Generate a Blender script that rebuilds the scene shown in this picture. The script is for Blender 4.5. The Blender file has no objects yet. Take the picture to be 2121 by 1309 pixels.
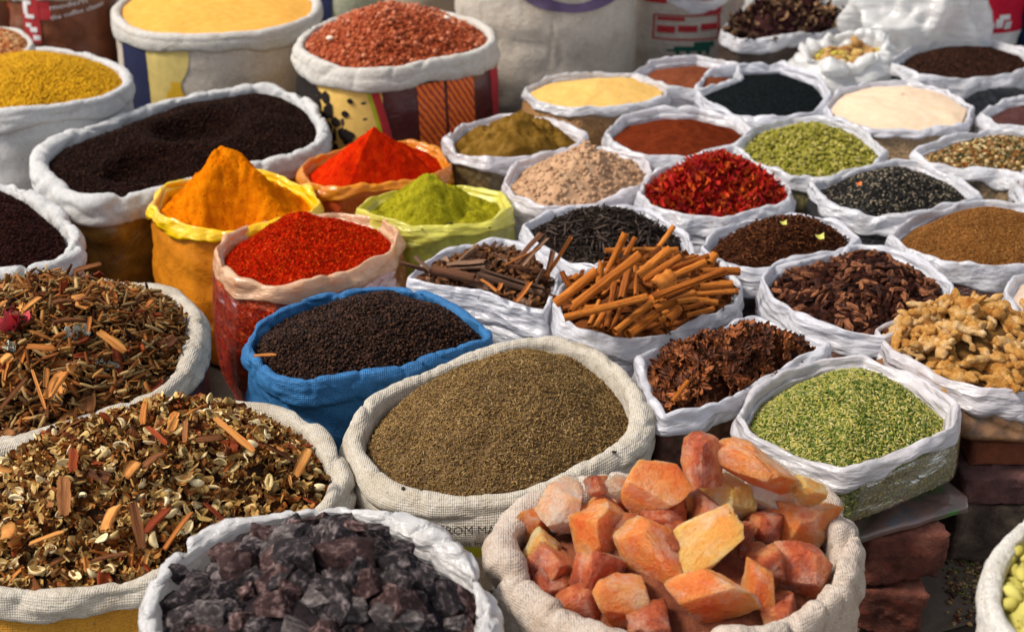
import bpy, math, random
import numpy as np
from mathutils import Vector, Matrix

# ------------------------------------------------------------------ camera, world, sun, exposure
SC = bpy.context.scene
COL = SC.collection
FPX, U0, V0 = 2800.0, 1060.5, 654.5          # focal length and centre, in photo pixels
PITCH = math.radians(25.5)
CZ = 1.5
cam_d = bpy.data.cameras.new('camera')
cam = bpy.data.objects.new('camera', cam_d)
COL.objects.link(cam)
cam.location = (0, 0, CZ)
cam.rotation_euler = (math.radians(90) - PITCH, 0, 0)
cam_d.sensor_width = 36.0
cam_d.lens = FPX / 2121.0 * 36.0
cam_d.clip_start = 0.05
cam_d.clip_end = 500
cam_d.dof.use_dof = True
cam_d.dof.focus_distance = 2.2
cam_d.dof.aperture_fstop = 4.6
SC.camera = cam

SUN_EL, SUN_AZ = 50.0, 262.0                  # azimuth clockwise from +Y (away from camera)
world = bpy.data.worlds.new('World')
SC.world = world
world.use_nodes = True
wn = world.node_tree.nodes
bg = wn['Background']
sky = wn.new('ShaderNodeTexSky')
sky.sky_type = 'NISHITA'
sky.sun_disc = False
sky.sun_elevation = math.radians(SUN_EL)
sky.sun_rotation = math.radians(SUN_AZ)
hs = wn.new('ShaderNodeHueSaturation')
hs.inputs['Saturation'].default_value = 0.32
world.node_tree.links.new(sky.outputs['Color'], hs.inputs['Color'])
world.node_tree.links.new(hs.outputs['Color'], bg.inputs['Color'])
bg.inputs['Strength'].default_value = 0.125
sun_d = bpy.data.lights.new('sun', 'SUN')
sun_d.energy = 3.0
sun_d.angle = math.radians(13.0)
sun_d.color = (1.0, 0.91, 0.80)
sun = bpy.data.objects.new('sun', sun_d)
COL.objects.link(sun)
_a, _e = math.radians(SUN_AZ), math.radians(SUN_EL)
sun_dir = Vector((math.sin(_a) * math.cos(_e), math.cos(_a) * math.cos(_e), math.sin(_e)))
sun.rotation_euler = sun_dir.to_track_quat('Z', 'Y').to_euler()
sun.location = (-4, 1, 6)
SC.view_settings.view_transform = 'Standard'
SC.view_settings.look = 'None'
SC.view_settings.gamma = 1.0
SC.view_settings.exposure = 0.52
SC.cycles.max_bounces = 8
SC.cycles.transparent_max_bounces = 10

random.seed(7)
RNG = np.random.default_rng(7)

# ------------------------------------------------------------------ geometry of the view
CP, SP = math.cos(PITCH), math.sin(PITCH)
def ray(u, v):
    x = (u - U0) / FPX
    y = -(v - V0) / FPX
    return np.array([x, CP + y * SP, -SP + y * CP])
def P(u, v, z):
    d = ray(u, v)
    t = (z - CZ) / d[2]
    return np.array([d[0] * t, d[1] * t, z])
def PY(u, v, y):
    d = ray(u, v)
    t = y / d[1]
    return np.array([d[0] * t, y, CZ + d[2] * t])
def to_u(p):
    p = np.asarray(p, float)
    y, z = p[..., 1], p[..., 2] - CZ
    f = y * CP - z * SP
    return U0 + FPX * p[..., 0] / f

# ------------------------------------------------------------------ noise
def _hash(i, j, k, s):
    h = (i * 374761393 + j * 668265263 + k * 2147483647 + s * 974711) & 0xffffffff
    h = ((h ^ (h >> 13)) * 1274126177) & 0xffffffff
    return ((h ^ (h >> 16)) & 0xffff) / 65535.0 * 2 - 1
def vnoise(x, y, z, s=0):
    x, y, z = np.broadcast_arrays(np.asarray(x, float), np.asarray(y, float), np.asarray(z, float))
    xi, yi, zi = np.floor(x).astype(np.int64), np.floor(y).astype(np.int64), np.floor(z).astype(np.int64)
    fx, fy, fz = x - xi, y - yi, z - zi
    fx, fy, fz = [t * t * (3 - 2 * t) for t in (fx, fy, fz)]
    r = 0
    for a in (0, 1):
        for b in (0, 1):
            for c in (0, 1):
                w = (fx if a else 1 - fx) * (fy if b else 1 - fy) * (fz if c else 1 - fz)
                r = r + w * _hash(xi + a, yi + b, zi + c, s)
    return r
def fbm(x, y, z, o=3, s=0):
    r, a = 0, 1.0
    for k in range(o):
        r = r + a * vnoise(x * 2 ** k, y * 2 ** k, z * 2 ** k, s + k)
        a *= .5
    return r

# ------------------------------------------------------------------ objects
def tag(o, label=None, cat=None, group=None, kind=None):
    if label: o['label'] = label
    if cat: o['category'] = cat
    if group: o['group'] = group
    if kind: o['kind'] = kind
    return o
def empty(name, loc, label, cat, group=None):
    o = bpy.data.objects.new(name, None)
    COL.objects.link(o)
    o.location = tuple(loc)
    o.empty_display_size = .05
    tag(o, label, cat, group)
    return o
def make_mesh(name, verts, faces, mat, smooth=True, midx=None):
    """faces: list of int arrays, each (n,k)"""
    me = bpy.data.meshes.new(name)
    verts = np.ascontiguousarray(verts, dtype=np.float32)
    if isinstance(faces, np.ndarray): faces = [faces]
    faces = [np.asarray(f, dtype=np.int32) for f in faces if len(f)]
    nl = sum(f.size for f in faces)
    nf = sum(len(f) for f in faces)
    me.vertices.add(len(verts))
    me.vertices.foreach_set('co', verts.ravel())
    me.loops.add(nl)
    me.loops.foreach_set('vertex_index', np.concatenate([f.ravel() for f in faces]))
    me.polygons.add(nf)
    tot = np.concatenate([np.full(len(f), f.shape[1], np.int32) for f in faces])
    start = np.concatenate([[0], np.cumsum(tot)[:-1]]).astype(np.int32)
    me.polygons.foreach_set('loop_start', start)
    me.polygons.foreach_set('loop_total', tot)
    me.polygons.foreach_set('use_smooth', np.full(nf, smooth))
    mats = mat if isinstance(mat, (list, tuple)) else [mat]
    for m in mats: me.materials.append(m)
    if midx is not None: me.polygons.foreach_set('material_index', np.asarray(midx, np.int32))
    me.update(calc_edges=True)
    return me
def obj(name, verts, faces, mat, parent=None, smooth=True, origin=None, midx=None):
    verts = np.asarray(verts, float)
    if parent is not None: org = np.array(wloc(parent))
    elif origin is not None: org = np.asarray(origin, float)
    else: org = np.zeros(3)
    me = make_mesh(name, verts - org, faces, mat, smooth, midx)
    o = bpy.data.objects.new(name, me)
    COL.objects.link(o)
    if parent is not None: o.parent = parent
    else: o.location = tuple(org)
    return o
def wloc(o):
    l = Vector(o.location)
    while o.parent:
        o = o.parent
        l += Vector(o.location)
    return l
def grid_faces(R, N, closed=True):
    """R rows of N points"""
    r = np.arange(R - 1)[:, None]
    c = np.arange(N if closed else N - 1)[None, :]
    c2 = (c + 1) % N
    f = np.stack([r * N + c, r * N + c2, (r + 1) * N + c2, (r + 1) * N + c], -1)
    return f.reshape(-1, 4)

# ------------------------------------------------------------------ materials
def new_mat(name):
    m = bpy.data.materials.new(name)
    m.use_nodes = True
    nt = m.node_tree
    b = nt.nodes['Principled BSDF']
    return m, nt, b
def N(nt, t, **kw):
    n = nt.nodes.new(t)
    for k, v in kw.items():
        if k in n.inputs: n.inputs[k].default_value = v
        else: setattr(n, k, v)
    return n
def L(nt, a, b): nt.links.new(a, b)
def coord(nt, scale=(1, 1, 1)):
    tc = N(nt, 'ShaderNodeTexCoord')
    mp = N(nt, 'ShaderNodeMapping')
    mp.inputs['Scale'].default_value = scale
    L(nt, tc.outputs['Object'], mp.inputs['Vector'])
    return mp.outputs['Vector']
def noise(nt, vec, scale, detail=3, rough=.55, dist=0.0):
    n = N(nt, 'ShaderNodeTexNoise')
    n.inputs['Scale'].default_value = scale
    n.inputs['Detail'].default_value = detail
    n.inputs['Roughness'].default_value = rough
    n.inputs['Distortion'].default_value = dist
    L(nt, vec, n.inputs['Vector'])
    return n.outputs['Fac']
def ramp(nt, fac, stops, interp='LINEAR'):
    r = N(nt, 'ShaderNodeValToRGB')
    cr = r.color_ramp
    cr.interpolation = interp
    while len(cr.elements) < len(stops): cr.elements.new(.5)
    for e, (p, c) in zip(cr.elements, stops):
        e.position = p
        e.color = (*c, 1) if len(c) == 3 else c
    L(nt, fac, r.inputs['Fac'])
    return r.outputs['Color']
def mixc(nt, fac, a, b, mode='MIX'):
    m = N(nt, 'ShaderNodeMix')
    m.data_type = 'RGBA'
    m.blend_type = mode
    if isinstance(fac, float): m.inputs[0].default_value = fac
    else: L(nt, fac, m.inputs[0])
    for i, c in ((6, a), (7, b)):
        if isinstance(c, tuple): m.inputs[i].default_value = (*c, 1)
        else: L(nt, c, m.inputs[i])
    return m.outputs[2]
def bump(nt, b, h, dist, strength=1.0, chain=None):
    bp = N(nt, 'ShaderNodeBump')
    bp.inputs['Distance'].default_value = dist
    bp.inputs['Strength'].default_value = strength
    L(nt, h, bp.inputs['Height'])
    if chain is not None: L(nt, chain, bp.inputs['Normal'])
    if b is not None: L(nt, bp.outputs['Normal'], b.inputs['Normal'])
    return bp.outputs['Normal']
def crumple(nt, v, scale, dist=.6):
    nz = N(nt, 'ShaderNodeTexNoise'); nz.inputs['Scale'].default_value = scale * .7; nz.inputs['Detail'].default_value = 3
    L(nt, v, nz.inputs['Vector'])
    mx = N(nt, 'ShaderNodeVectorMath'); mx.operation = 'MULTIPLY_ADD'
    mx.inputs[1].default_value = (dist / scale * 2,) * 3
    L(nt, nz.outputs['Color'], mx.inputs[0]); L(nt, v, mx.inputs[2])
    vo = N(nt, 'ShaderNodeTexVoronoi'); vo.inputs['Scale'].default_value = scale
    vo.feature = 'F1'
    L(nt, mx.outputs[0], vo.inputs['Vector'])
    return vo.outputs['Distance']
def sc(c, k): return tuple(min(1, x * k) for x in c)

def m_cloth(name, col, dirt=(.42, .34, .24), amt=.5, rough=.85, wr=.004, weave=True):
    m, nt, b = new_mat(name)
    v = coord(nt)
    n1 = noise(nt, v, 9, 6, .68)
    f = ramp(nt, n1, [(.50, (0, 0, 0)), (.78, (amt, amt, amt))])
    c = mixc(nt, f, col, dirt)
    n2 = noise(nt, v, 70, 4, .7)
    f2 = ramp(nt, n2, [(.35, (0, 0, 0)), (.75, (.35, .35, .35))])
    c = mixc(nt, f2, c, sc(dirt, .9))
    sp = N(nt, 'ShaderNodeTexVoronoi'); sp.inputs['Scale'].default_value = 26
    L(nt, v, sp.inputs['Vector'])
    f3 = ramp(nt, sp.outputs['Distance'], [(.0, (.8, .8, .8)), (.045, (.6, .6, .6)), (.07, (0, 0, 0))])
    c = mixc(nt, f3, c, (.16, .10, .06))
    th = noise(nt, coord(nt, (1, 1, 1.6)), 330, 2, .8)
    c = mixc(nt, 1.0, c, ramp(nt, th, [(.36, (.78, .77, .75)), (.62, (1.08, 1.08, 1.08))]), 'MULTIPLY')
    L(nt, c, b.inputs['Base Color'])
    b.inputs['Roughness'].default_value = rough
    b.inputs['Specular IOR Level'].default_value = .2
    n3 = noise(nt, v, 30, 6, .62, 1.4)
    nb = bump(nt, None, n3, wr)
    for bd_ in ('X', 'Z'):
        w = N(nt, 'ShaderNodeTexWave'); w.bands_direction = bd_; w.inputs['Scale'].default_value = 95; w.inputs['Distortion'].default_value = .15
        L(nt, v, w.inputs['Vector'])
        nb = bump(nt, None, w.outputs['Fac'], .0007, .7, nb)
    nb = bump(nt, None, crumple(nt, v, 17), .006, .35, nb)
    nb = bump(nt, None, crumple(nt, v, 60), .0016, .7, nb)
    n4 = noise(nt, v, 420, 2)
    bump(nt, b, n4, .0008, .8, nb)
    return m
def m_film(name, col, trans=.34, clear=.20, rough=.22, streak=1.0, asp=3.2, dirt=None):
    m, nt, b = new_mat(name)
    v = coord(nt)
    out = nt.nodes['Material Output']
    n1 = noise(nt, v, 18, 4, .6, .5)
    c = ramp(nt, n1, [(.3, sc(col, .80)), (.65, col)])
    if dirt is not None:
        c = mixc(nt, ramp(nt, noise(nt, v, 24, 6, .75), [(.52, (0, 0, 0)), (.72, (.55, .55, .55))]), c, dirt)
    L(nt, c, b.inputs['Base Color'])
    b.inputs['Roughness'].default_value = rough
    b.inputs['Coat Weight'].default_value = .45
    b.inputs['Coat Roughness'].default_value = .12
    vs = coord(nt, (.7, .7, asp * 1.7))
    n2 = noise(nt, vs, 14, 5, .65, 1.2)
    nb = bump(nt, None, n2, .0026 * streak)
    n3 = noise(nt, v, 55, 4, .6, 1.0)
    nb = bump(nt, None, crumple(nt, coord(nt, (.6, .6, asp)), 17), .0085 * streak, 1, nb)
    nb = bump(nt, None, crumple(nt, coord(nt, (.7, .7, 2)), 60), .0016 * streak, 1, nb)
    nn = bump(nt, b, n3, .0012 * streak, 1.0, nb)
    L(nt, nn, b.inputs['Coat Normal'])
    tr = N(nt, 'ShaderNodeBsdfTranslucent'); L(nt, c, tr.inputs['Color']); L(nt, nn, tr.inputs['Normal'])
    mx = N(nt, 'ShaderNodeMixShader'); mx.inputs[0].default_value = trans
    L(nt, b.outputs[0], mx.inputs[1]); L(nt, tr.outputs[0], mx.inputs[2])
    tp = N(nt, 'ShaderNodeBsdfTransparent')
    m2 = N(nt, 'ShaderNodeMixShader')
    n5 = noise(nt, v, 11, 3, .5)
    f = ramp(nt, n5, [(.40, (0, 0, 0)), (.75, (clear, clear, clear))])
    L(nt, f, m2.inputs[0]); L(nt, mx.outputs[0], m2.inputs[1]); L(nt, tp.outputs[0], m2.inputs[2])
    L(nt, m2.outputs[0], out.inputs['Surface'])
    return m
def m_clearbody(name, cols, scale, stretch=(1, 1, 1)):
    """clear film pressed against the contents"""
    m, nt, b = new_mat(name)
    v = coord(nt, stretch)
    vo = N(nt, 'ShaderNodeTexVoronoi'); vo.inputs['Scale'].default_value = scale
    L(nt, v, vo.inputs['Vector'])
    n1 = noise(nt, v, scale * .6, 4, .7)
    k = len(cols)
    c = ramp(nt, n1, [(.30 + .4 * i / max(1, k - 1), cols[i]) for i in range(k)])
    d = ramp(nt, vo.outputs['Distance'], [(.3, (1, 1, 1)), (.8, (.5, .5, .5))])
    c = mixc(nt, 1.0, c, d, 'MULTIPLY')
    L(nt, c, b.inputs['Base Color'])
    b.inputs['Roughness'].default_value = .6
    nb = bump(nt, b, vo.outputs['Distance'], .004, .8)
    b.inputs['Coat Weight'].default_value = .6
    b.inputs['Coat Roughness'].default_value = .13
    v2 = coord(nt, (1, 1, .5))
    n2 = noise(nt, v2, 22, 4, .6, 1.5)
    nn = bump(nt, None, n2, .006)
    L(nt, nn, b.inputs['Coat Normal'])
    return m
def m_grain(name, cols, rough=.6, spec=.35, sizebump=0.0, tint=0.0):
    rough, spec = rough + .12, spec * .45
    cols = [tuple(x ** 1.12 for x in c) for c in cols]
    m, nt, b = new_mat(name)
    g = N(nt, 'ShaderNodeNewGeometry')
    k = len(cols)
    c = ramp(nt, g.outputs['Random Per Island'], [(i / max(1, k - 1), cols[i]) for i in range(k)])
    if tint > 0:
        v = coord(nt)
        n1 = noise(nt, v, 10, 3, .6)
        t = ramp(nt, n1, [(.35, (1 - tint,) * 3), (.65, (1, 1, 1))])
        c = mixc(nt, 1.0, c, t, 'MULTIPLY')
    L(nt, c, b.inputs['Base Color'])
    b.inputs['Roughness'].default_value = rough
    b.inputs['Specular IOR Level'].default_value = spec; b.inputs['IOR'].default_value = 1.3
    if sizebump > 0:
        v = coord(nt)
        bump(nt, b, noise(nt, v, 500, 2), sizebump)
    return m
def m_powder(name, cols, rough=1.0, scale=40, bd=.005, fine=300, fd=.0022):
    m, nt, b = new_mat(name)
    v = coord(nt)
    n1 = noise(nt, v, scale, 6, .65)
    k = len(cols)
    c = ramp(nt, n1, [(.32 + .36 * i / max(1, k - 1), cols[i]) for i in range(k)])
    L(nt, c, b.inputs['Base Color'])
    b.inputs['Roughness'].default_value = rough
    b.inputs['Specular IOR Level'].default_value = .03; b.inputs['IOR'].default_value = 1.02
    nb = bump(nt, None, n1, bd)
    bump(nt, b, noise(nt, v, fine, 3, .7), fd, 1.0, nb)
    return m
def m_indiv(name, cols, scale=60, rough=.65, bd=.0015, spec=.14, var=.35, sss=0, streak=(1, 1, 1), bscale=None):
    """colour by noise plus per-object random value"""
    m, nt, b = new_mat(name)
    v = coord(nt, streak)
    oi = N(nt, 'ShaderNodeObjectInfo')
    ad = N(nt, 'ShaderNodeVectorMath'); ad.operation = 'ADD'
    sh = N(nt, 'ShaderNodeMath'); sh.operation = 'MULTIPLY'; sh.inputs[1].default_value = 37.0
    L(nt, oi.outputs['Random'], sh.inputs[0])
    L(nt, v, ad.inputs[0]); L(nt, sh.outputs[0], ad.inputs[1])
    n1 = noise(nt, ad.outputs[0], scale, 5, .65, .3)
    mm = N(nt, 'ShaderNodeMath'); mm.operation = 'MULTIPLY_ADD'
    L(nt, oi.outputs['Random'], mm.inputs[0]); mm.inputs[1].default_value = var
    L(nt, n1, mm.inputs[2])
    m3 = N(nt, 'ShaderNodeMath'); m3.operation = 'SUBTRACT'
    L(nt, mm.outputs[0], m3.inputs[0]); m3.inputs[1].default_value = var / 2
    k = len(cols)
    c = ramp(nt, m3.outputs[0], [(.25 + .5 * i / max(1, k - 1), cols[i]) for i in range(k)])
    L(nt, c, b.inputs['Base Color'])
    b.inputs['Roughness'].default_value = rough
    b.inputs['Specular IOR Level'].default_value = spec
    nb = bump(nt, None, noise(nt, ad.outputs[0], bscale or scale * 1.5, 5, .65), bd)
    bump(nt, b, noise(nt, ad.outputs[0], (bscale or scale) * 7, 3, .6), bd * .25, 1, nb)
    return m
def m_plain(name, col, rough=.7, spec=.3, bs=0, bd=.002, var=.15, coat=0):
    m, nt, b = new_mat(name)
    v = coord(nt)
    n1 = noise(nt, v, 22, 5, .65)
    c = ramp(nt, n1, [(.3, sc(col, 1 - var)), (.7, sc(col, 1 + var))])
    L(nt, c, b.inputs['Base Color'])
    b.inputs['Roughness'].default_value = rough
    b.inputs['Specular IOR Level'].default_value = spec
    b.inputs['Coat Weight'].default_value = coat
    b.inputs['Coat Roughness'].default_value = .15
    if bs: bump(nt, b, noise(nt, v, bs, 5, .6, .5), bd)
    return m

# ------------------------------------------------------------------ templates
def ico(sub):
    import bmesh
    bm = bmesh.new()
    bmesh.ops.create_icosphere(bm, subdivisions=sub, radius=1)
    v = np.array([x.co[:] for x in bm.verts])
    f = np.array([[l.index for l in p.verts] for p in bm.faces])
    bm.free()
    return v, f
ICO1, ICO2, ICO3, ICO4 = ico(1), ico(2), ico(3), ico(5)
def tube_t(path, radii, n=8, squash=None, twist=0):
    """closed tube along path with rounded ends, unit mesh"""
    path = np.asarray(path, float); radii = np.asarray(radii, float)
    k = len(path)
    tang = np.gradient(path, axis=0)
    tang /= np.linalg.norm(tang, axis=1)[:, None] + 1e-12
    ref = np.array([0, 0, 1.0]) if abs(tang[0][2]) < .9 else np.array([1.0, 0, 0])
    V = []
    for i in range(k):
        a = np.cross(tang[i], ref); a /= np.linalg.norm(a) + 1e-12
        b = np.cross(a, tang[i])
        th = np.arange(n) * 2 * math.pi / n + twist * i
        sq = 1.0 if squash is None else squash
        V.append(path[i] + radii[i] * (np.cos(th)[:, None] * a + sq * np.sin(th)[:, None] * b))
    V = np.concatenate(V)
    F4 = grid_faces(k, n)
    c0, c1 = len(V), len(V) + 1
    V = np.vstack([V, path[0] - tang[0] * radii[0] * .3, path[-1] + tang[-1] * radii[-1] * .3])
    j = np.arange(n)
    F3 = np.concatenate([np.stack([np.full(n, c0), (j + 1) % n, j], -1),
                         np.stack([np.full(n, c1), (k - 1) * n + j, (k - 1) * n + (j + 1) % n], -1)])
    return V, [F4, F3]
def seed_t(n=5, bend=.12, fat=.16):
    x = np.array([-.46, -.2, .12, .44])
    p = np.stack([x, bend * (1 - (2 * x) ** 2), 0 * x], -1)
    return tube_t(p, [fat * .4, fat, fat * .95, fat * .35], n)
def flake_t(curl=.3, seed=0, n=4):
    """thin closed curled flake"""
    r = np.random.default_rng(seed)
    g = np.linspace(-.5, .5, n)
    X, Y = np.meshgrid(g, g * .6, indexing='ij')
    X = X + r.uniform(-.06, .06, X.shape); Y = Y + r.uniform(-.06, .06, Y.shape)
    Z = curl * (X ** 2 * 2 + Y ** 2 * r.uniform(-2, 2) + X * Y * r.uniform(-2, 2))
    V = np.stack([X.ravel(), Y.ravel(), Z.ravel()], -1)
    return V, [grid_faces(n, n, False)]
def merge(parts):
    V, F, o = [], {}, 0
    for v, f in parts:
        V.append(v)
        if isinstance(f, np.ndarray): f = [f]
        for a in f:
            F.setdefault(a.shape[1], []).append(a + o)
        o += len(v)
    return np.concatenate(V), [np.concatenate(x) for x in F.values()]
def xf(part, M=None, s=(1, 1, 1), t=(0, 0, 0)):
    v, f = part
    v = v * np.asarray(s)
    if M is not None: v = v @ np.asarray(M).T
    return v + np.asarray(t), f
def rotz(a): return np.array([[math.cos(a), -math.sin(a), 0], [math.sin(a), math.cos(a), 0], [0, 0, 1]])
def roty(a): return np.array([[math.cos(a), 0, math.sin(a)], [0, 1, 0], [-math.sin(a), 0, math.cos(a)]])
def rotx(a): return np.array([[1, 0, 0], [0, math.cos(a), -math.sin(a)], [0, math.sin(a), math.cos(a)]])

# ------------------------------------------------------------------ rims
def resample(pts, n):
    d = np.linalg.norm(np.roll(pts, -1, 0) - pts, axis=1)
    s = np.concatenate([[0], np.cumsum(d)])
    q = np.arange(n) * s[-1] / n
    pc = np.vstack([pts, pts[:1]])
    return np.stack([np.interp(q, s, pc[:, i]) for i in range(pts.shape[1])], -1)
def catmull(pts, m=8):
    out = []
    k = len(pts)
    for i in range(k):
        p0, p1, p2, p3 = pts[i - 1], pts[i], pts[(i + 1) % k], pts[(i + 2) % k]
        for t in np.arange(m) / m:
            out.append(.5 * (2 * p1 + (p2 - p0) * t + (2 * p0 - 5 * p1 + 4 * p2 - p3) * t * t + (3 * p1 - p0 - 3 * p2 + p3) * t ** 3))
    return np.array(out)
def smooth_closed(a, it):
    for _ in range(it): a = .5 * a + .25 * (np.roll(a, 1, 0) + np.roll(a, -1, 0))
    return a
def curve_prof(ctrl, m):
    ctrl = np.asarray(ctrl, float)
    d = np.concatenate([[0], np.cumsum(np.linalg.norm(np.diff(ctrl, axis=0), axis=1))])
    p = np.vstack([2 * ctrl[0] - ctrl[1], ctrl, 2 * ctrl[-1] - ctrl[-2]])
    out = []
    for i in range(1, len(p) - 2):
        p0, p1, p2, p3 = p[i - 1], p[i], p[i + 1], p[i + 2]
        for t in np.arange(4) / 4:
            out.append(.5 * (2 * p1 + (p2 - p0) * t + (2 * p0 - 5 * p1 + 4 * p2 - p3) * t * t + (3 * p1 - p0 - 3 * p2 + p3) * t ** 3))
    out.append(ctrl[-1])
    out = np.array(out)
    d = np.concatenate([[0], np.cumsum(np.linalg.norm(np.diff(out, axis=0), axis=1))])
    q = np.linspace(0, d[-1], m)
    return np.stack([np.interp(q, d, out[:, i]) for i in range(2)], -1)

BAGS = {}
class Bag:
    def __init__(s, key, name, label, cat, px, z=.37, style='cloth', rim_mat=None, body_mat=None, r=.02, drop=.055,
                 depth=.05, z0=0.0, bulge=.02, wr=1.0, seed=None, body_ctrl=None, group=None, n=380, flare=0.0, taper=0.02):
        r = r * .72
        if style != 'cloth': wr *= .62
        s.key, s.style, s.z, s.r = key, style, z, r
        seed = seed if seed is not None else sum(ord(c) * (i + 3) for i, c in enumerate(key)) % 997
        pts = np.array([P(p[0], p[1], z + (p[2] if len(p) > 2 else 0)) for p in px])
        # orient counter-clockwise
        A = np.sum(pts[:, 0] * np.roll(pts[:, 1], -1) - np.roll(pts[:, 0], -1) * pts[:, 1])
        if A < 0: pts = pts[::-1]
        if style == 'cloth':
            c = resample(catmull(pts), n); c = smooth_closed(c, 8)
        else:
            c = resample(pts * .75 + 0 * pts + .25 * smooth_closed(pts, 1), n); c = smooth_closed(c, 5)
        n_ = n
        t = np.roll(c, -1, 0) - np.roll(c, 1, 0)
        nor = np.stack([t[:, 1], -t[:, 0]], -1)
        nor /= np.linalg.norm(nor, axis=1)[:, None] + 1e-9
        nor = smooth_closed(nor, 8); nor /= np.linalg.norm(nor, axis=1)[:, None] + 1e-9
        s.c, s.nor = c, nor
        d = np.linalg.norm(np.roll(c, -1, 0) - c, axis=1)
        s.arc = np.concatenate([[0], np.cumsum(d)[:-1]]); s.per = d.sum()
        cen = c.mean(0); s.cen = cen
        s.root = empty(name, (cen[0], cen[1], z0), label, cat, group)
        X, Y = c[:, 0], c[:, 1]
        lowz = .004 * fbm(X * 9, Y * 9, seed, 2, seed)
        rv = 1 + .16 * fbm(X * 10, Y * 10, 3.3, 2, seed + 1)
        dv = 1 + .22 * fbm(X * 7, Y * 7, 8.1, 2, seed + 2)
        if style == 'cloth':
            prof = [(-1.1, -depth - .05, 0), (-1.05, -depth, 0)]
            ctrl = [(-1.05 * r, -depth - .04), (-1.0 * r, -depth * .6), (-.85 * r, -.5 * r), (-.45 * r, -.1 * r), (.15 * r, 0), (.8 * r, -.25 * r), (1.2 * r, -1.0 * r),
                    (1.35 * r + flare, -drop * .65), (1.2 * r + flare, -drop * .92), (.85 * r + flare, -drop), (.5 * r, -drop * .9)]
            R = 34
        else:
            ctrl = [(-.016, -depth - .045), (-.012, -depth * .6), (-.006, -.02), (-.003, -.004), (.001, 0), (.005, -.004),
                    (.010 + flare * .5, -drop * .5), (.013 + flare, -drop * .94), (.010 + flare, -drop), (.004, -drop * .93)]
            R = 30
            lowz = .007 * fbm(X * 11, Y * 11, seed, 2, seed)
            rv = 1 + .0 * rv; dv = 1 + .45 * fbm(X * 8, Y * 8, 8.1, 2, seed + 2)
        pr = curve_prof(ctrl, R)
        tn = np.gradient(pr, axis=0); tn /= np.linalg.norm(tn, axis=1)[:, None]
        pn = np.stack([-tn[:, 1], tn[:, 0]], -1)            # outward of path
        # make sure normal points up at the top
        V = np.zeros((R, n_, 3))
        for i in range(R):
            o, dz = pr[i]
            q = i / (R - 1)
            outside = q > .45
            if style == 'cloth':
                lump = .006 * wr * vnoise(X * 8, Y * 8, i * .07 + seed, seed) + .0022 * wr * vnoise(X * 26, Y * 26, i * .22, seed + 1)
                na = vnoise(X * 13 + i * .05, Y * 13 - i * .04, i * .06, seed + 2); nb_ = vnoise(X * 30 - i * .07, Y * 30 + i * .06, i * .10, seed + 3)
                cm = np.clip(.5 + vnoise(X * 5, Y * 5, i * .2, seed + 4), 0, 1)
                w = lump - .0085 * wr * np.exp(-(na / .13) ** 2) * cm - .0028 * np.exp(-((q - .70 - .03 * vnoise(X * 6, Y * 6, 2, seed + 6)) / .018) ** 2) - .0030 * wr * np.exp(-(nb_ / .14) ** 2) * (1.1 - cm) + .0007 * wr * vnoise(X * 120, Y * 120, i * .9, seed + 5)
            else:
                na = vnoise(X * 14 + i * .10, Y * 14, i * .07, seed + 2); nb_ = vnoise(X * 30, Y * 30 - i * .16, i * .10, seed + 3)
                w = wr * (.0075 * (np.abs(na) * 2 - .5) + .0040 * (np.abs(nb_) * 2 - .5) + .0012 * vnoise(X * 9, Y * 9, i * .45, seed + 9)) * min(1, abs(q - .42) * 4 + .15)
            oo = o * (rv if outside else 1.0) + pn[i, 0] * w
            zz = dz * (dv if (outside and dz < -r * .5) else 1.0) + pn[i, 1] * w
            V[i, :, 0] = X + nor[:, 0] * oo
            V[i, :, 1] = Y + nor[:, 1] * oo
            V[i, :, 2] = c[:, 2] + zz + lowz
        s.lowz = lowz
        s.rim = obj('rolled_rim' if style == 'cloth' else 'folded_rim', V.reshape(-1, 3), grid_faces(R, n_), rim_mat, s.root)
        # body
        if body_ctrl is None:
            h = z - drop * .6 - z0
            if style == 'cloth':
                body_ctrl = [(.55 * r, -drop * .6), (.9 * r + bulge * .6, -drop - .25 * h), (.9 * r + bulge, -drop - .5 * h), (.5 * r - taper, -(z - z0) + .03), (-taper, -(z - z0))]
            else:
                body_ctrl = [(.004, -drop * .5), (.008 + bulge * .5, -drop - .2 * h), (.006 + bulge, -drop - .55 * h), (.0 - taper * .6, -(z - z0) + .025), (-.02 - taper, -(z - z0) + .002)]
        bp = curve_prof(body_ctrl, 30)
        RB = 30
        W = np.zeros((RB, n_, 3))
        for i in range(RB):
            o, dz = bp[i]
            w = .005 * wr * vnoise(X * 7, Y * 7, dz * 22, seed + 11) - .004 * min(wr, 1.5) * np.exp(-(vnoise(X * 11, Y * 11, dz * 34, seed + 12) / .12) ** 2)
            w = w * min(1, i / 4)
            W[i, :, 0] = X + nor[:, 0] * (o + w)
            W[i, :, 1] = Y + nor[:, 1] * (o + w)
            f = i / (RB - 1)
            W[i, :, 2] = (c[:, 2] + lowz) * (1 - f) + z * f + dz
        s.W = W
        nv = RB * n_
        Vb = np.vstack([W.reshape(-1, 3), [[cen[0], cen[1], W[-1, :, 2].mean()]]])
        j = np.arange(n_)
        cap = np.stack([(RB - 1) * n_ + j, (RB - 1) * n_ + (j + 1) % n_, np.full(n_, nv)], -1)
        s.body = obj('sack_body' if style == 'cloth' else 'bag_body', Vb, [grid_faces(RB, n_), cap], body_mat, s.root)
        BAGS[key] = s
    def s_at(s, u, row=12):
        """perimeter index where the front of the body projects to photo column u"""
        pu = to_u(s.W[row])
        front = s.nor[:, 1] < .25
        best, bi = 1e9, 0
        for i in range(len(pu)):
            if front[i] and abs(pu[i] - u) < best: best, bi = abs(pu[i] - u), i
        return bi
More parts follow.
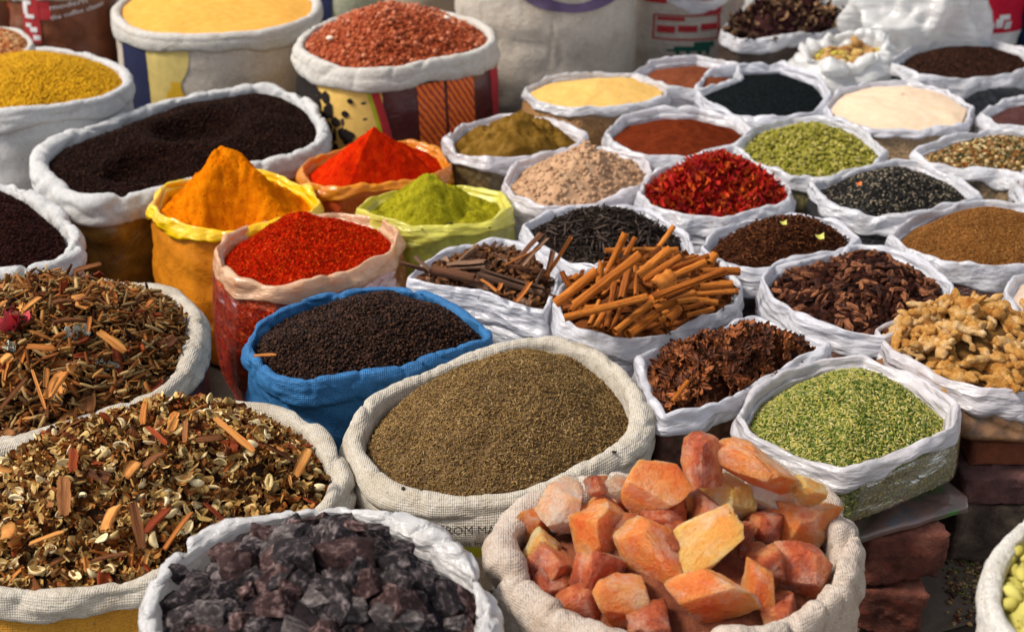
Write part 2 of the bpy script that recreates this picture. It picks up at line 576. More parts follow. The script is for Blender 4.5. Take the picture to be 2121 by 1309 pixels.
    def surf(s, si, z, off):
        """point on the body: fractional perimeter index, height"""
        n = s.W.shape[1]
        i0 = np.floor(si).astype(int); fr = si - i0
        out = np.zeros((len(si), 3))
        for k in range(len(si)):
            a, b = s.W[:, i0[k] % n], s.W[:, (i0[k] + 1) % n]
            col = a * (1 - fr[k]) + b * fr[k]
            zz = col[::-1, 2]
            x = np.interp(z[k], zz, col[::-1, 0]); y = np.interp(z[k], zz, col[::-1, 1])
            nn = s.nor[i0[k] % n] * (1 - fr[k]) + s.nor[(i0[k] + 1) % n] * fr[k]
            out[k] = (x + nn[0] * off, y + nn[1] * off, z[k])
        return out
    def patch(s, name, i0, i1, z0, z1, mat, nx=24, nz=14, off=.002, edge=None):
        """grid patch wrapped on the body; edge(t, which)-> index shift at height t"""
        if i1 < i0: i0 -= s.W.shape[1]
        a = np.linspace(0, 1, nx); b = np.linspace(0, 1, nz)
        A, B = np.meshgrid(a, b)
        lo = i0 + (0 if edge is None else np.array([edge(t, 0) for t in b]))[:, None] * np.ones_like(A) if edge else i0 + 0 * A
        hi = i1 + (np.array([edge(t, 1) for t in b]))[:, None] * np.ones_like(A) if edge else i1 + 0 * A
        si = lo + (hi - lo) * A
        zz = z0 + (z1 - z0) * B
        V = s.surf(si.ravel(), zz.ravel(), off)
        return obj(name, V, grid_faces(nz, nx, False), mat, s.root)
    def text(s, name, txt, i0, zc, h, mat, dirn=1, off=.0035, slope=0.0, xs=1.0):
        cu = bpy.data.curves.new('t', 'FONT'); cu.body = txt; cu.size = h / .72; cu.resolution_u = 2
        cu.fill_mode = 'BOTH' if hasattr(cu, 'fill_mode') else cu.fill_mode
        o = bpy.data.objects.new('t', cu); COL.objects.link(o)
        dg = bpy.context.evaluated_depsgraph_get()
        me = o.evaluated_get(dg).to_mesh()
        v = np.array([x.co[:] for x in me.vertices]); fs = [list(p.vertices) for p in me.polygons]
        o.evaluated_get(dg).to_mesh_clear()
        bpy.data.objects.remove(o)
        step = s.per / s.W.shape[1]
        V = s.surf(i0 + dirn * v[:, 0] * xs / step, zc + v[:, 1] + slope * v[:, 0], off)
        tri = [f for f in fs if len(f) == 3]; quad = [f for f in fs if len(f) == 4]
        F = [np.array(x) for x in (tri, quad) if x]
        return obj(name, V, F, mat, s.root, smooth=False)

# ------------------------------------------------------------------ heaps
class Heap:
    def __init__(s, bag, peak=None, hp=.05, drop=.03, a=2.0, b=1.2, inset=None, amp=.003, fr=12, extra=None, seed=3):
        s.bag, s.hp, s.a, s.b, s.extra, s.amp, s.fr, s.seed = bag, hp, a, b, extra, amp, fr, seed
        ins = inset if inset is not None else (bag.r * .9 if bag.style == 'cloth' else .012)
        B = bag.c[:, :2] - bag.nor * ins
        s.ze = bag.c[:, 2] + 0 * bag.lowz - drop
        s.z0 = float(s.ze.mean())
        if peak is None: pk = B.mean(0)
        else: pk = P(peak[0], peak[1], s.z0 + hp)[:2]
        s.pk = pk
        ang = np.arctan2(B[:, 1] - pk[1], B[:, 0] - pk[0])
        rad = np.hypot(B[:, 0] - pk[0], B[:, 1] - pk[1])
        o = np.argsort(ang)
        s.ang, s.rad, s.zer = ang[o], rad[o], s.ze[o]
        s.ang = np.concatenate([s.ang - 2 * math.pi, s.ang, s.ang + 2 * math.pi])
        s.rad = np.tile(s.rad, 3); s.zer = np.tile(s.zer, 3)
    def h(s, x, y, noise_on=True):
        x = np.asarray(x, float); y = np.asarray(y, float)
        th = np.arctan2(y - s.pk[1], x - s.pk[0]); d = np.hypot(x - s.pk[0], y - s.pk[1])
        R = np.interp(th, s.ang, s.rad); ze = np.interp(th, s.ang, s.zer)
        q = np.clip(d / R, 0, 1)
        z = ze + s.hp * (1 - q ** s.a) ** s.b
        if s.extra is not None: z = z + s.extra(x, y, q)
        if noise_on: z = z + s.amp * fbm(x * s.fr, y * s.fr, s.seed, 4, s.seed) * np.clip((1.02 - q) * 6, .25, 1)
        return z, d / R
    def mesh(s, mat, name, label, cat, kind='stuff', rings=46, n=160):
        th = np.arange(n) * 2 * math.pi / n
        R = np.interp(th, s.ang, s.rad)
        q = (np.arange(1, rings + 1) / rings)
        X = s.pk[0] + q[:, None] * R * np.cos(th); Y = s.pk[1] + q[:, None] * R * np.sin(th)
        Z, _ = s.h(X, Y)
        V = np.stack([X, Y, Z], -1).reshape(-1, 3)
        z0, _ = s.h(s.pk[0], s.pk[1])
        # skirt goes down
        sk = V[-n:].copy(); sk[:, 2] -= .05
        V = np.vstack([V, sk, [[s.pk[0], s.pk[1], float(z0)]]])
        c = len(V) - 1
        j = np.arange(n)
        F3 = np.stack([np.full(n, c), j, (j + 1) % n], -1)
        o = obj(name, V, [grid_faces(rings + 1, n), F3], mat, origin=(s.pk[0], s.pk[1], s.z0))
        return tag(o, label, cat, kind=kind)
    def sample(s, n, qmax=.985):
        k = 0; out = []
        m = max(n * 6, 200)
        xs = s.pk[0] + s.rad.max() * RNG.uniform(-1, 1, m); ys = s.pk[1] + s.rad.max() * RNG.uniform(-1, 1, m)
        z, q = s.h(xs, ys)
        ok = q < qmax
        xs, ys, z = xs[ok][:n], ys[ok][:n], z[ok][:n]
        return xs, ys, z
    def area(s):
        th = np.linspace(0, 2 * math.pi, 200)
        R = np.interp(th, s.ang, s.rad)
        return float(np.trapezoid(.5 * R ** 2, th)) if hasattr(np, 'trapezoid') else float(np.trapz(.5 * R ** 2, th))
    def normals(s, x, y):
        e = .004
        zx = (s.h(x + e, y)[0] - s.h(x - e, y)[0]) / (2 * e); zy = (s.h(x, y + e)[0] - s.h(x, y - e)[0]) / (2 * e)
        zx = np.clip(zx, -1.5, 1.5); zy = np.clip(zy, -1.5, 1.5)
        nn = np.stack([-zx, -zy, np.ones_like(zx)], -1)
        return nn / np.linalg.norm(nn, axis=-1)[:, None]
    def hit(s, u, v):
        zs = np.linspace(s.z0 + s.hp + .12, s.z0 - .06, 260)
        d = ray(u, v)
        t = (zs - CZ) / d[2]
        h, q = s.h(d[0] * t, d[1] * t, False)
        ok = (zs <= h) & (q < 1.0)
        if not ok.any(): return None
        i = int(np.argmax(ok))
        return np.array([d[0] * t[i], d[1] * t[i], zs[i]])

def frames(nn, tilt):
    """random rotation matrices around given normals"""
    n = len(nn)
    yaw = RNG.uniform(0, 2 * math.pi, n)
    nz = nn + RNG.normal(0, tilt, (n, 3))
    nz /= np.linalg.norm(nz, axis=1)[:, None]
    a = np.stack([np.cos(yaw), np.sin(yaw), np.zeros(n)], -1)
    x = a - nz * np.sum(a * nz, 1)[:, None]; x /= np.linalg.norm(x, axis=1)[:, None]
    y = np.cross(nz, x)
    return np.stack([x, y, nz], -1)           # columns
def scatter_mesh(name, pos, Rm, scale, templ, mat, origin, smooth=True):
    """pos (n,3) Rm (n,3,3) scale (n,) or (n,3); one mesh"""
    tv, tf = templ
    n = len(pos)
    if np.ndim(scale) == 1: scale = scale[:, None] * np.ones(3)
    loc = tv[None] * scale[:, None, :]
    V = np.einsum('nij,nkj->nki', Rm, loc) + pos[:, None, :]
    if isinstance(tf, np.ndarray): tf = [tf]
    F = [(f[None] + (np.arange(n) * len(tv))[:, None, None]).reshape(-1, f.shape[1]) for f in tf]
    return obj(name, V.reshape(-1, 3), F, mat, origin=origin, smooth=smooth)
def grains(heap, name, label, cat, templ, size, mat, cover=1.6, tilt=.35, asp=1.0, lift=.15, base_mat=None, var=.25, base_name=None, nmax=30000, smooth=True):
    """a heap of loose grain: one stuff object holding the bed and every grain"""
    A = heap.area() * 1.15
    n = int(min(nmax, cover * A / (size * size * asp)))
    x, y, z = heap.sample(n)
    nn = heap.normals(x, y)
    Rm = frames(nn, tilt)
    s = size * RNG.uniform(1 - var, 1 + var, len(x))
    pos = np.stack([x, y, z], -1) + nn * (size * lift * RNG.uniform(-.6, 1.4, len(x)))[:, None]
    base = heap.mesh(base_mat or mat, name, label, cat)  # a darker base_mat paints the shade in the gaps between grains
    g = scatter_mesh(name + '_grains', pos, Rm, s, templ, mat, (heap.pk[0], heap.pk[1], heap.z0), smooth)
    # join the two meshes into one object
    b, gm = base.data, g.data
    join(base, g)
    return base
def add_crumbs(h, o, mat, size=.0034, n=900):
    x, y, z = h.sample(n)
    nn = h.normals(x, y)
    g_ = scatter_mesh('crumbs', np.stack([x, y, z], -1), frames(nn, .5), size * RNG.uniform(.3, 1.0, len(x)) ** 1.5, T_CRUMB, mat, (h.pk[0], h.pk[1], h.z0))
    join(o, g_)
def join(a, b):
    """append mesh of b (same origin) to a, keep materials; numpy only"""
    ma, mb = a.data, b.data
    def rd(m):
        v = np.empty(len(m.vertices) * 3, np.float32); m.vertices.foreach_get('co', v)
        l = np.empty(len(m.loops), np.int32); m.loops.foreach_get('vertex_index', l)
        t = np.empty(len(m.polygons), np.int32); m.polygons.foreach_get('loop_total', t)
        s_ = np.empty(len(m.polygons), bool); m.polygons.foreach_get('use_smooth', s_)
        mi = np.empty(len(m.polygons), np.int32); m.polygons.foreach_get('material_index', mi)
        return v.reshape(-1, 3), l, t, s_, mi
    va, la, ta, sa, ia = rd(ma); vb, lb, tb, sb, ib = rd(mb)
    mats = list(ma.materials)
    idx = []
    for m in mb.materials:
        if m not in mats: mats.append(m)
        idx.append(mats.index(m))
    me = bpy.data.meshes.new(ma.name)
    me.vertices.add(len(va) + len(vb)); me.vertices.foreach_set('co', np.concatenate([va, vb]).ravel())
    L_ = np.concatenate([la, lb + len(va)]); me.loops.add(len(L_)); me.loops.foreach_set('vertex_index', L_)
    T = np.concatenate([ta, tb]); me.polygons.add(len(T))
    me.polygons.foreach_set('loop_start', np.concatenate([[0], np.cumsum(T)[:-1]]).astype(np.int32))
    me.polygons.foreach_set('loop_total', T)
    me.polygons.foreach_set('use_smooth', np.concatenate([sa, sb]))
    for m in mats: me.materials.append(m)
    me.polygons.foreach_set('material_index', np.concatenate([ia, np.array(idx, np.int32)[ib]]))
    me.update(calc_edges=True)
    a.data = me
    bpy.data.objects.remove(b)
    bpy.data.meshes.remove(ma); bpy.data.meshes.remove(mb)

def place(name, me, pos, R, scale, label, cat, group=None):
    o = bpy.data.objects.new(name, me)
    COL.objects.link(o)
    M = Matrix(R.tolist()).to_4x4()
    S = Matrix.Diagonal((*(scale if np.ndim(scale) else (scale,) * 3), 1))
    o.matrix_world = Matrix.Translation(Vector(pos.tolist())) @ M @ S
    return tag(o, label, cat, group)
def individuals(heap, name, meshes, n, size, label, cat, group, tilt=.6, lift=.25, var=.2, qmax=.97, face=0.0):
    x, y, z = heap.sample(n, qmax)
    nn = heap.normals(x, y)
    if face: nn = nn + np.array([0, -face, 0]); nn /= np.linalg.norm(nn, axis=1)[:, None]
    Rm = frames(nn, tilt)
    out = []
    for i in range(len(x)):
        s = size * random.uniform(1 - var, 1 + var)
        p = np.array([x[i], y[i], z[i]]) + nn[i] * size * lift * random.uniform(.2, 1.3)
        out.append(place(name, meshes[i % len(meshes)], p, Rm[i], s, label, cat, group))
    return out

# ================================================================== MATERIALS
CL_WHITE = m_cloth('woven_white', (.60, .58, .545), amt=.5)
CL_CREAM = m_cloth('woven_cream', (.56, .515, .44), (.32, .24, .14), amt=.75)
CL_GREY = m_cloth('woven_greywhite', (.60, .60, .60), (.42, .40, .38), amt=.35)
CL_BLUE = m_cloth('woven_blue', (.035, .17, .40), (.02, .06, .15), amt=.6, rough=.5)
CL_BEIGE = m_cloth('woven_beige', (.64, .57, .49), (.38, .28, .20), amt=.6)
CL_SALT = m_cloth('woven_salt', (.56, .48, .41), (.34, .21, .13), amt=.8, wr=.006)
FILM = m_film('film_white', (.84, .84, .90))
FILM_B = m_film('film_white_soft', (.86, .86, .90), asp=1.4, clear=.28, streak=1.2, dirt=(.45, .38, .33))
FILM_C = m_film('film_white_dusty', (.80, .80, .84), asp=.8, clear=.16, streak=1.5, dirt=(.40, .30, .24))
FILM_PK = m_film('film_pinkish', (.86, .82, .85), trans=.3, clear=.36)
FILM_SALT = m_film('film_salt', (.80, .78, .77), clear=.12, streak=1.4)
FILM_Y = m_film('film_yellow', (.98, .62, .0), trans=.12, clear=.0, dirt=(.75, .30, .01), asp=1.5)
FILM_OR = m_film('film_orange', (.90, .34, .02), clear=.10, dirt=(.65, .06, .01), asp=1.5)
FILM_PE = m_film('film_peach', (.90, .58, .36), clear=.08, dirt=(.80, .25, .05), asp=1.6)
FILM_LIME = m_film('film_lime', (.86, .80, .14), clear=.08)
BODY_BROWN = m_plain('body_brown', (.10, .045, .025), .45, .4, 30, .006, coat=.5)
BODY_DARK = m_plain('body_dark', (.045, .028, .02), .5, .3, 30, .006, coat=.3)
BODY_OCHRE = m_plain('body_ochre', (.38, .17, .015), .5, .4, 26, .006, .3, coat=.35)
BODY_GOLD = m_plain('body_gold', (.20, .11, .015), .35, .5, 20, .012, .5, coat=.6)
BODY_ORANGE = m_plain('body_orange', (.62, .21, .008), .4, .4, 24, .006, .2, coat=.4)

# ================================================================== GROUND
def soil():
    m, nt, b = new_mat('soil')
    v = coord(nt)
    n1 = noise(nt, v, 3, 8, .7)
    c = ramp(nt, n1, [(.3, (.035, .025, .018)), (.7, (.10, .07, .05))])
    L(nt, c, b.inputs['Base Color']); b.inputs['Roughness'].default_value = .95
    bump(nt, b, noise(nt, v, 60, 6, .7), .01)
    return m
g = np.linspace(-1, 1, 60); GX, GY = np.meshgrid(np.sign(g) * np.abs(g) ** 2.5 * 60, np.sign(g) * np.abs(g) ** 2.5 * 60 + 3)
GZ = .004 * fbm(GX * 3, GY * 3, 1, 3, 4) - .004
o = obj('ground', np.stack([GX.ravel(), GY.ravel(), GZ.ravel()], -1), grid_faces(60, 60, False), soil())
o['kind'] = 'structure'

# ================================================================== GRAIN TEMPLATES
T_BALL = ICO1
T_BALL2 = ICO2
_s = seed_t(5, .10, .15)
T_SEED = _s
T_FAT = seed_t(5, .05, .26)
T_CHIP = (lambda v, f: (v, f))(*tube_t([[-.5, 0, 0], [-.2, .02, 0], [.2, -.02, .02], [.5, 0, 0]], [.18, .26, .24, .16], 4, .35))
T_FLAKE = [flake_t(.5, k) for k in range(4)]
def scr(n=5, seed=1):
    r = np.random.default_rng(seed)
    v, f = ICO1
    return v * (1 + r.uniform(-.25, .25, (len(v), 1))) * np.array([1, .8, .6]), f
T_CRUMB = scr()

def body_layer(b, name, templ, size, mat, cover, umin=None, zmin=None, label=None):
    """contents pressed against the clear side of the bag: one part of the bag"""
    W = b.W; R_, n_ = W.shape[:2]
    A = b.per * (b.z - W[-1, :, 2].mean())
    n = int(cover * A / (size * size * .35))
    r = RNG.uniform(3, R_ - 2.01, n); c = RNG.uniform(0, n_, n)
    i, j = r.astype(int), c.astype(int) % n_
    fr, fc = (r - np.floor(r))[:, None], (c - np.floor(c))[:, None]
    p = (W[i, j] * (1 - fr) + W[i + 1, j] * fr) * (1 - fc) + (W[i, (j + 1) % n_] * (1 - fr) + W[i + 1, (j + 1) % n_] * fr) * fc
    nn = np.concatenate([b.nor[j], np.zeros((n, 1))], 1)
    keep = nn[:, 1] < .45
    p, nn = p[keep], nn[keep]
    Rm = frames(nn, .25)
    # random yaw inside the wall plane
    t = RNG.uniform(0, 2 * math.pi, len(p))
    up = np.tile([0, 0, 1.0], (len(p), 1)); x = np.cross(up, nn); x /= np.linalg.norm(x, axis=1)[:, None]
    X_ = np.cos(t)[:, None] * x + np.sin(t)[:, None] * up
    Rm = np.stack([X_, np.cross(nn, X_), nn], -1)
    o = scatter_mesh(name, p + nn * size * .05, Rm, size * RNG.uniform(.8, 1.2, len(p)), templ, mat, tuple(wloc(b.root)))
    o.location = (0, 0, 0); o.parent = b.root
    o['kind'] = 'stuff'
    return o
def clear_skin(b, off=.004):
    m, nt, bs = new_mat('clear_film')
    out = nt.nodes['Material Output']
    v = coord(nt, (.7, .7, 1.6))
    gl = N(nt, 'ShaderNodeBsdfGlossy'); gl.inputs['Roughness'].default_value = .24
    gl.inputs['Color'].default_value = (.9, .9, .95, 1)
    tp = N(nt, 'ShaderNodeBsdfTransparent'); tp.inputs['Color'].default_value = (.96, .97, .96, 1)
    nb = bump(nt, None, crumple(nt, v, 14), .008, 1)
    nb = bump(nt, None, noise(nt, v, 40, 3, .6, 1), .002, 1, nb)
    L(nt, nb, gl.inputs['Normal'])
    fz = N(nt, 'ShaderNodeFresnel'); fz.inputs['IOR'].default_value = 1.45; L(nt, nb, fz.inputs['Normal'])
    ma = N(nt, 'ShaderNodeMath'); ma.operation = 'MULTIPLY_ADD'; ma.inputs[1].default_value = .45; ma.inputs[2].default_value = .015; ma.use_clamp = True
    L(nt, fz.outputs[0], ma.inputs[0])
    mx = N(nt, 'ShaderNodeMixShader'); L(nt, ma.outputs[0], mx.inputs[0]); L(nt, tp.outputs[0], mx.inputs[1]); L(nt, gl.outputs[0], mx.inputs[2])
    L(nt, mx.outputs[0], out.inputs['Surface'])
    W = b.W[2:-1].copy()
    W[:, :, :2] += b.nor[None] * off
    return obj('clear_film', W.reshape(-1, 3), grid_faces(W.shape[0], W.shape[1]), m, b.root)

# ================================================================== THE SACKS
# ---- cumin: cream woven sack in the middle of the front
BODY_CUMIN = m_plain('body_cumin', (.10, .07, .045), .8, .2, 30, .004)
b = Bag('cumin', 'spice_sack', 'cream woven sack of brown cumin seed with printed lettering under its thick rolled rim', 'sack',
        [(733, 890), (782, 815), (884, 770), (1003, 722), (1112, 700), (1225, 722), (1296, 782), (1326, 850), (1296, 915),
         (1200, 968), (1090, 1016), (940, 1030), (822, 1008), (757, 955)], .37, 'cloth', CL_CREAM, CL_CREAM, r=.026, drop=.037, depth=.05, bulge=.012, wr=1.0,
        body_ctrl=[(.010, -.015), (.024, -.034), (.029, -.055), (.022, -.080), (.002, -.105), (-.03, -.20), (-.04, -.37)])
CUM = m_grain('cumin_seed', [(.08, .045, .015), (.24, .145, .055), (.38, .25, .105), (.17, .10, .035), (.48, .34, .16)], .7, tint=.25)
h = Heap(b, (1050, 760), .105, .035, 2.0, 1.15, amp=.010, fr=9, extra=lambda x, y, q: .010 * np.exp(-((x - P(1170, 790, .45)[0]) / .05) ** 2) * (1 - q))
grains(h, 'cumin_heap', 'heaped brown cumin seed in the cream sack at the centre front', 'cumin seed', seed_t(5, .09, .12), .0078, CUM, 2.1, .55, .30, base_mat=m_powder('cumin_bed', [(.10, .06, .03), (.16, .10, .05)]), nmax=34000)
def ink(name, col): return m_plain(name, col, .8, .2)
INK_K = ink('ink_black', (.035, .03, .03)); INK_R = ink('ink_red', (.42, .03, .035)); INK_G = ink('ink_green', (.02, .10, .07))
INK_LG = ink('ink_lime', (.36, .38, .02)); INK_NAVY = ink('ink_navy', (.015, .02, .06)); INK_YEL = ink('ink_yellow', (.62, .48, .16))
INK_OY = ink('ink_deep_yellow', (.65, .38, .02)); INK_PUR = ink('ink_purple', (.13, .09, .17)); INK_W = ink('ink_white', (.75, .72, .70))
INK_OR = ink('ink_orange', (.62, .12, .01)); INK_MAR = ink('ink_maroon', (.085, .012, .016)); INK_TAN = ink('ink_tan', (.72, .46, .12)); INK_BR = ink('ink_brown', (.20, .055, .018))
def m_weave(name, c1, c2, s_=150):
    m, nt, b = new_mat(name)
    v = coord(nt)
    w = N(nt, 'ShaderNodeTexWave'); w.bands_direction = 'DIAGONAL'; w.inputs['Scale'].default_value = s_ * .14; w.inputs['Distortion'].default_value = 2.0
    w.inputs['Detail Scale'].default_value = 3
    L(nt, v, w.inputs['Vector'])
    n1 = noise(nt, v, 60, 4, .7)
    f = N(nt, 'ShaderNodeMath'); f.operation = 'MULTIPLY'; L(nt, w.outputs['Fac'], f.inputs[0]); L(nt, n1, f.inputs[1])
    c = ramp(nt, f.outputs[0], [(.10, c2), (.30, c1)])
    L(nt, c, b.inputs['Base Color']); b.inputs['Roughness'].default_value = .6
    bump(nt, b, noise(nt, v, 22, 4, .6, .6), .006)
    return m
INK_OR = m_weave('ink_orange_weave', (.88, .17, .012), (.34, .03, .008))
INK_MAR = m_plain('ink_maroon_gloss', (.07, .008, .012), .35, .4, 18, .008, .3, coat=.4)
INK_DK = ink('ink_dark', (.012, .008, .007))
i0 = b.s_at(922, 10)
b.text('printed_lettering', 'FROM MANUFACTURER', i0, .324, .0125, INK_K, 1, .003, 0, 1.0)
b.text('printed_lettering', 'not buy the pack', b.s_at(955, 10), .303, .0095, INK_K, 1, .003, 0, 1.0)
b.patch('printed_band', b.s_at(760, 14), b.s_at(1100, 14), .262, .298, INK_LG, 60, 6, .0015)

# ---- peppercorns: blue sack
b = Bag('pepper', 'spice_sack', 'blue woven sack filled with black peppercorns', 'sack',
        [(518, 712), (545, 662), (620, 624), (710, 602), (805, 595), (900, 610), (968, 648), (1012, 690), (968, 712), (870, 743), (750, 768), (630, 782), (555, 760)],
        .37, 'cloth', CL_BLUE, CL_BLUE, r=.014, drop=.05, depth=.045, bulge=.012, wr=1.5)
PEP = m_grain('peppercorn', [(.010, .004, .003), (.035, .014, .008), (.016, .007, .005), (.10, .045, .024), (.012, .006, .004)], .40, .6, .0006)
h = Heap(b, (770, 640), .06, .024, 2.0, 1.1, amp=.014, fr=8)
grains(h, 'peppercorn_heap', 'black peppercorns filling the blue sack', 'peppercorns', T_BALL2 if False else T_BALL, .00285, PEP, .50, .5, 1.0, lift=.9, base_mat=m_powder('pepper_bed', [(.012, .008, .006), (.03, .018, .012)]), nmax=26000)  # near black bed colour stands in for shade between the peppercorns

# ---- turmeric: yellow bag
b = Bag('turmeric', 'spice_bag', 'bright yellow plastic bag holding a tall cone of orange turmeric', 'bag',
        [(312, 420), (335, 388), (400, 366), (500, 352), (578, 358), (640, 388), (664, 418), (630, 440), (560, 458), (480, 478), (400, 474), (335, 450)],
        .37, 'plastic', FILM_Y, BODY_ORANGE, drop=.03, depth=.03, bulge=.012, wr=1.2)
tp = P(462, 330, .475)
def turm(x, y, q):
    d = np.hypot((x - tp[0] - .008) / .085, (y - tp[1] - .005) / .075)
    t = .064 * np.clip(1.5 - d, 0, 1) ** 1.0
    sc_ = np.hypot((x - tp[0] - .025) / .058, (y - tp[1] + .068) / .05)
    return t - .075 * np.exp(-sc_ ** 4) + .004 * np.abs(vnoise(x * 40, y * 40, 1, 3)) * (q < .8)
TURM = m_powder('turmeric', [(.46, .10, .002), (.62, .16, .002), (.70, .21, .004)], bd=.006)
h = Heap(b, (462, 345), .095, .028, 1.0, 1.1, amp=.012, fr=22, extra=turm)
_o = h.mesh(TURM, 'turmeric_heap', 'tall orange turmeric cone with a scooped front in the yellow bag', 'turmeric', rings=110, n=260)
add_crumbs(h, _o, TURM)

# ---- chilli flakes: peach bag
b = Bag('flakes', 'spice_bag', 'peach tinted plastic bag of bright red chilli flakes', 'bag',
        [(447, 512), (470, 488), (540, 455), (620, 440), (700, 434), (795, 450), (828, 482), (812, 520), (740, 552), (640, 580), (570, 592), (490, 578), (455, 545)],
        .37, 'plastic', FILM_PE, m_clearbody('red_body', [(.55, .035, .004), (.80, .12, .012)], 120), drop=.036, depth=.04, bulge=.015, wr=1.2)
RED = m_grain('chilli_flake', [(.50, .012, .002), (.72, .035, .004), (.60, .018, .002), (.80, .11, .01), (.30, .006, .002)], .7, .25, tint=.2)
h = Heap(b, (622, 438), .10, .03, 1.1, 1.05, amp=.006, fr=14)
grains(h, 'chilli_flake_heap', 'cone of coarse bright red chilli flakes in the peach bag', 'chilli flakes', xf(T_FLAKE[1], s=(1, 1.2, 1)), .0048, RED, 2.2, .8, .6, base_mat=m_powder('chilli_bed', [(.35, .012, .003), (.5, .02, .003)]))

body_layer(b, 'flake_layer', xf(T_FLAKE[1], s=(1, 1.2, 1)), .006, RED, .6)
clear_skin(b)

# ---- red chilli powder behind
b = Bag('redpow', 'spice_bag', 'orange plastic bag of smooth red chilli powder heaped to a point', 'bag',
        [(622, 345), (640, 328), (720, 305), (850, 290), (915, 305), (935, 340), (905, 368), (800, 380), (700, 395), (640, 385)],
        .37, 'plastic', FILM_OR, m_plain('red_orange_body', (.42, .06, .012), .4, .4, 25, .006, coat=.5), drop=.038, depth=.04, bulge=.01, wr=1.2)
REDP = m_powder('chilli_powder', [(.34, .008, .002), (.50, .018, .002), (.60, .035, .003)], bd=.003)
rp = P(775, 262, .49)
h = Heap(b, (775, 262), .15, .028, .95, 1.1, amp=.008, fr=18, extra=lambda x, y, q: .010 * np.abs(vnoise((x - rp[0]) * 10, (y - rp[1]) * 10, 2, 5)) * (1 - q))
_o = h.mesh(REDP, 'chilli_powder_heap', 'pointed cone of smooth red chilli powder in the orange bag', 'chilli powder', rings=90, n=240)
add_crumbs(h, _o, REDP)

# ---- henna green
b = Bag('henna', 'spice_bag', 'lime yellow plastic bag holding a cone of olive green henna powder', 'bag',
        [(735, 425), (770, 405), (850, 388), (960, 380), (1040, 396), (1062, 430), (1020, 456), (930, 466), (850, 466), (775, 450)],
        .37, 'plastic', FILM_LIME, m_plain('lime_body', (.30, .28, .02), .35, .4, 20, .010, .4, coat=.6), drop=.048, depth=.035, bulge=.012, wr=.9)
HEN = m_powder('henna', [(.17, .15, .006), (.29, .26, .012), (.38, .33, .02)], bd=.007)
hp_ = P(880, 356, .46)
h = Heap(b, (880, 372), .06, .028, 1.0, 1.0, amp=.013, fr=22, extra=lambda x, y, q: .075 * np.clip(1.1 - np.hypot((x - hp_[0]) / .085, (y - hp_[1]) / .08), 0, 1) ** .8)
_o = h.mesh(HEN, 'henna_heap', 'steep cone of olive green henna powder in the lime bag', 'henna powder', rings=100, n=240)
add_crumbs(h, _o, HEN)

# ---- brown ground spice
b = Bag('brownpow', 'spice_bag', 'white plastic bag of dark olive brown ground spice heaped to a point', 'bag',
        [(920, 290), (955, 255), (1040, 236), (1130, 240), (1215, 278), (1200, 295), (1140, 312), (1010, 326), (942, 314)],
        .37, 'plastic', FILM_PK, m_clearbody('garam_body', [(.06, .035, .01), (.2, .13, .03)], 60), drop=.036, depth=.03, wr=1.3)
bp_ = P(1075, 216, .48)
h = Heap(b, (1075, 230), .07, .026, 1.1, 1.0, amp=.015, fr=22, extra=lambda x, y, q: .07 * np.clip(1.1 - np.hypot((x - bp_[0]) / .1, (y - bp_[1]) / .09), 0, 1) ** .8)
h.mesh(m_powder('garam', [(.09, .045, .006), (.17, .09, .015), (.24, .13, .03)], bd=.006), 'ground_spice_heap', 'pointed heap of dark olive brown ground spice', 'ground spice', rings=90, n=220)

# ---- beige powder
b = Bag('beige', 'spice_bag', 'white plastic bag of lumpy pale beige powder', 'bag',
        [(1042, 372), (1070, 336), (1150, 312), (1250, 302), (1335, 322), (1352, 350), (1320, 388), (1230, 416), (1130, 428), (1062, 405)],
        .37, 'plastic', FILM_PK, FILM, drop=.04, depth=.03, wr=1.3)
BEI = m_powder('beige_powder', [(.40, .23, .13), (.56, .36, .22)], bd=.004)
def lumps(x, y, q): return .016 * (np.clip(vnoise(x * 28, y * 28, 4, 6), 0, 1) + .6 * np.clip(vnoise(x * 60, y * 60, 4, 8), 0, 1)) * (1.02 - q) ** .4
h = Heap(b, (1215, 312), .095, .025, 1.2, 1.0, amp=.006, fr=25, extra=lumps)
grains(h, 'beige_powder_heap', 'lumpy pale beige powder heaped in a white bag behind the long pepper', 'spice powder', T_CRUMB, .006, BEI, .25, .9, 1.0, var=.6, base_mat=BEI)

# ---- tea: big oval sack
b = Bag('tea', 'spice_sack', 'large oval white sack of fine dark brown powder behind the turmeric', 'sack',
        [(78, 335), (110, 292), (225, 246), (350, 205), (465, 180), (560, 174), (632, 202), (664, 245), (652, 290), (600, 316), (500, 336),
         (400, 362), (300, 388), (200, 408), (122, 385)], .37, 'cloth', CL_GREY, BODY_GOLD, r=.028, drop=.070, depth=.05, bulge=-.01, wr=1.6)
TEA = m_powder('dark_powder', [(.006, .003, .0025), (.012, .005, .004), (.024, .010, .007)], bd=.003, fine=500)
tr = [P(300, 310, .41), P(410, 240, .42)]
h = Heap(b, (420, 260), .06, .03, 2.2, 1.1, amp=.010, fr=7, extra=lambda x, y, q: -.055 * np.exp(-(((x - tr[0][0]) / .10) ** 2 + ((y - tr[0][1]) / .09) ** 2) ** 3) - .055 * np.exp(-(((x - tr[1][0]) / .11) ** 2 + ((y - tr[1][1]) / .12) ** 2) ** 3))
TEAG = m_grain('dark_granule', [(.010, .005, .004), (.028, .012, .008), (.016, .008, .006), (.06, .026, .016), (.008, .004, .004)], .6, .3)
grains(h, 'dark_powder_heap', 'fine dark brown granules with two scooped hollows in the large oval sack', 'dark granules', T_CRUMB, .0030, TEAG, .35, .8, 1.0, lift=.6, base_mat=TEA, var=.5, nmax=16000)

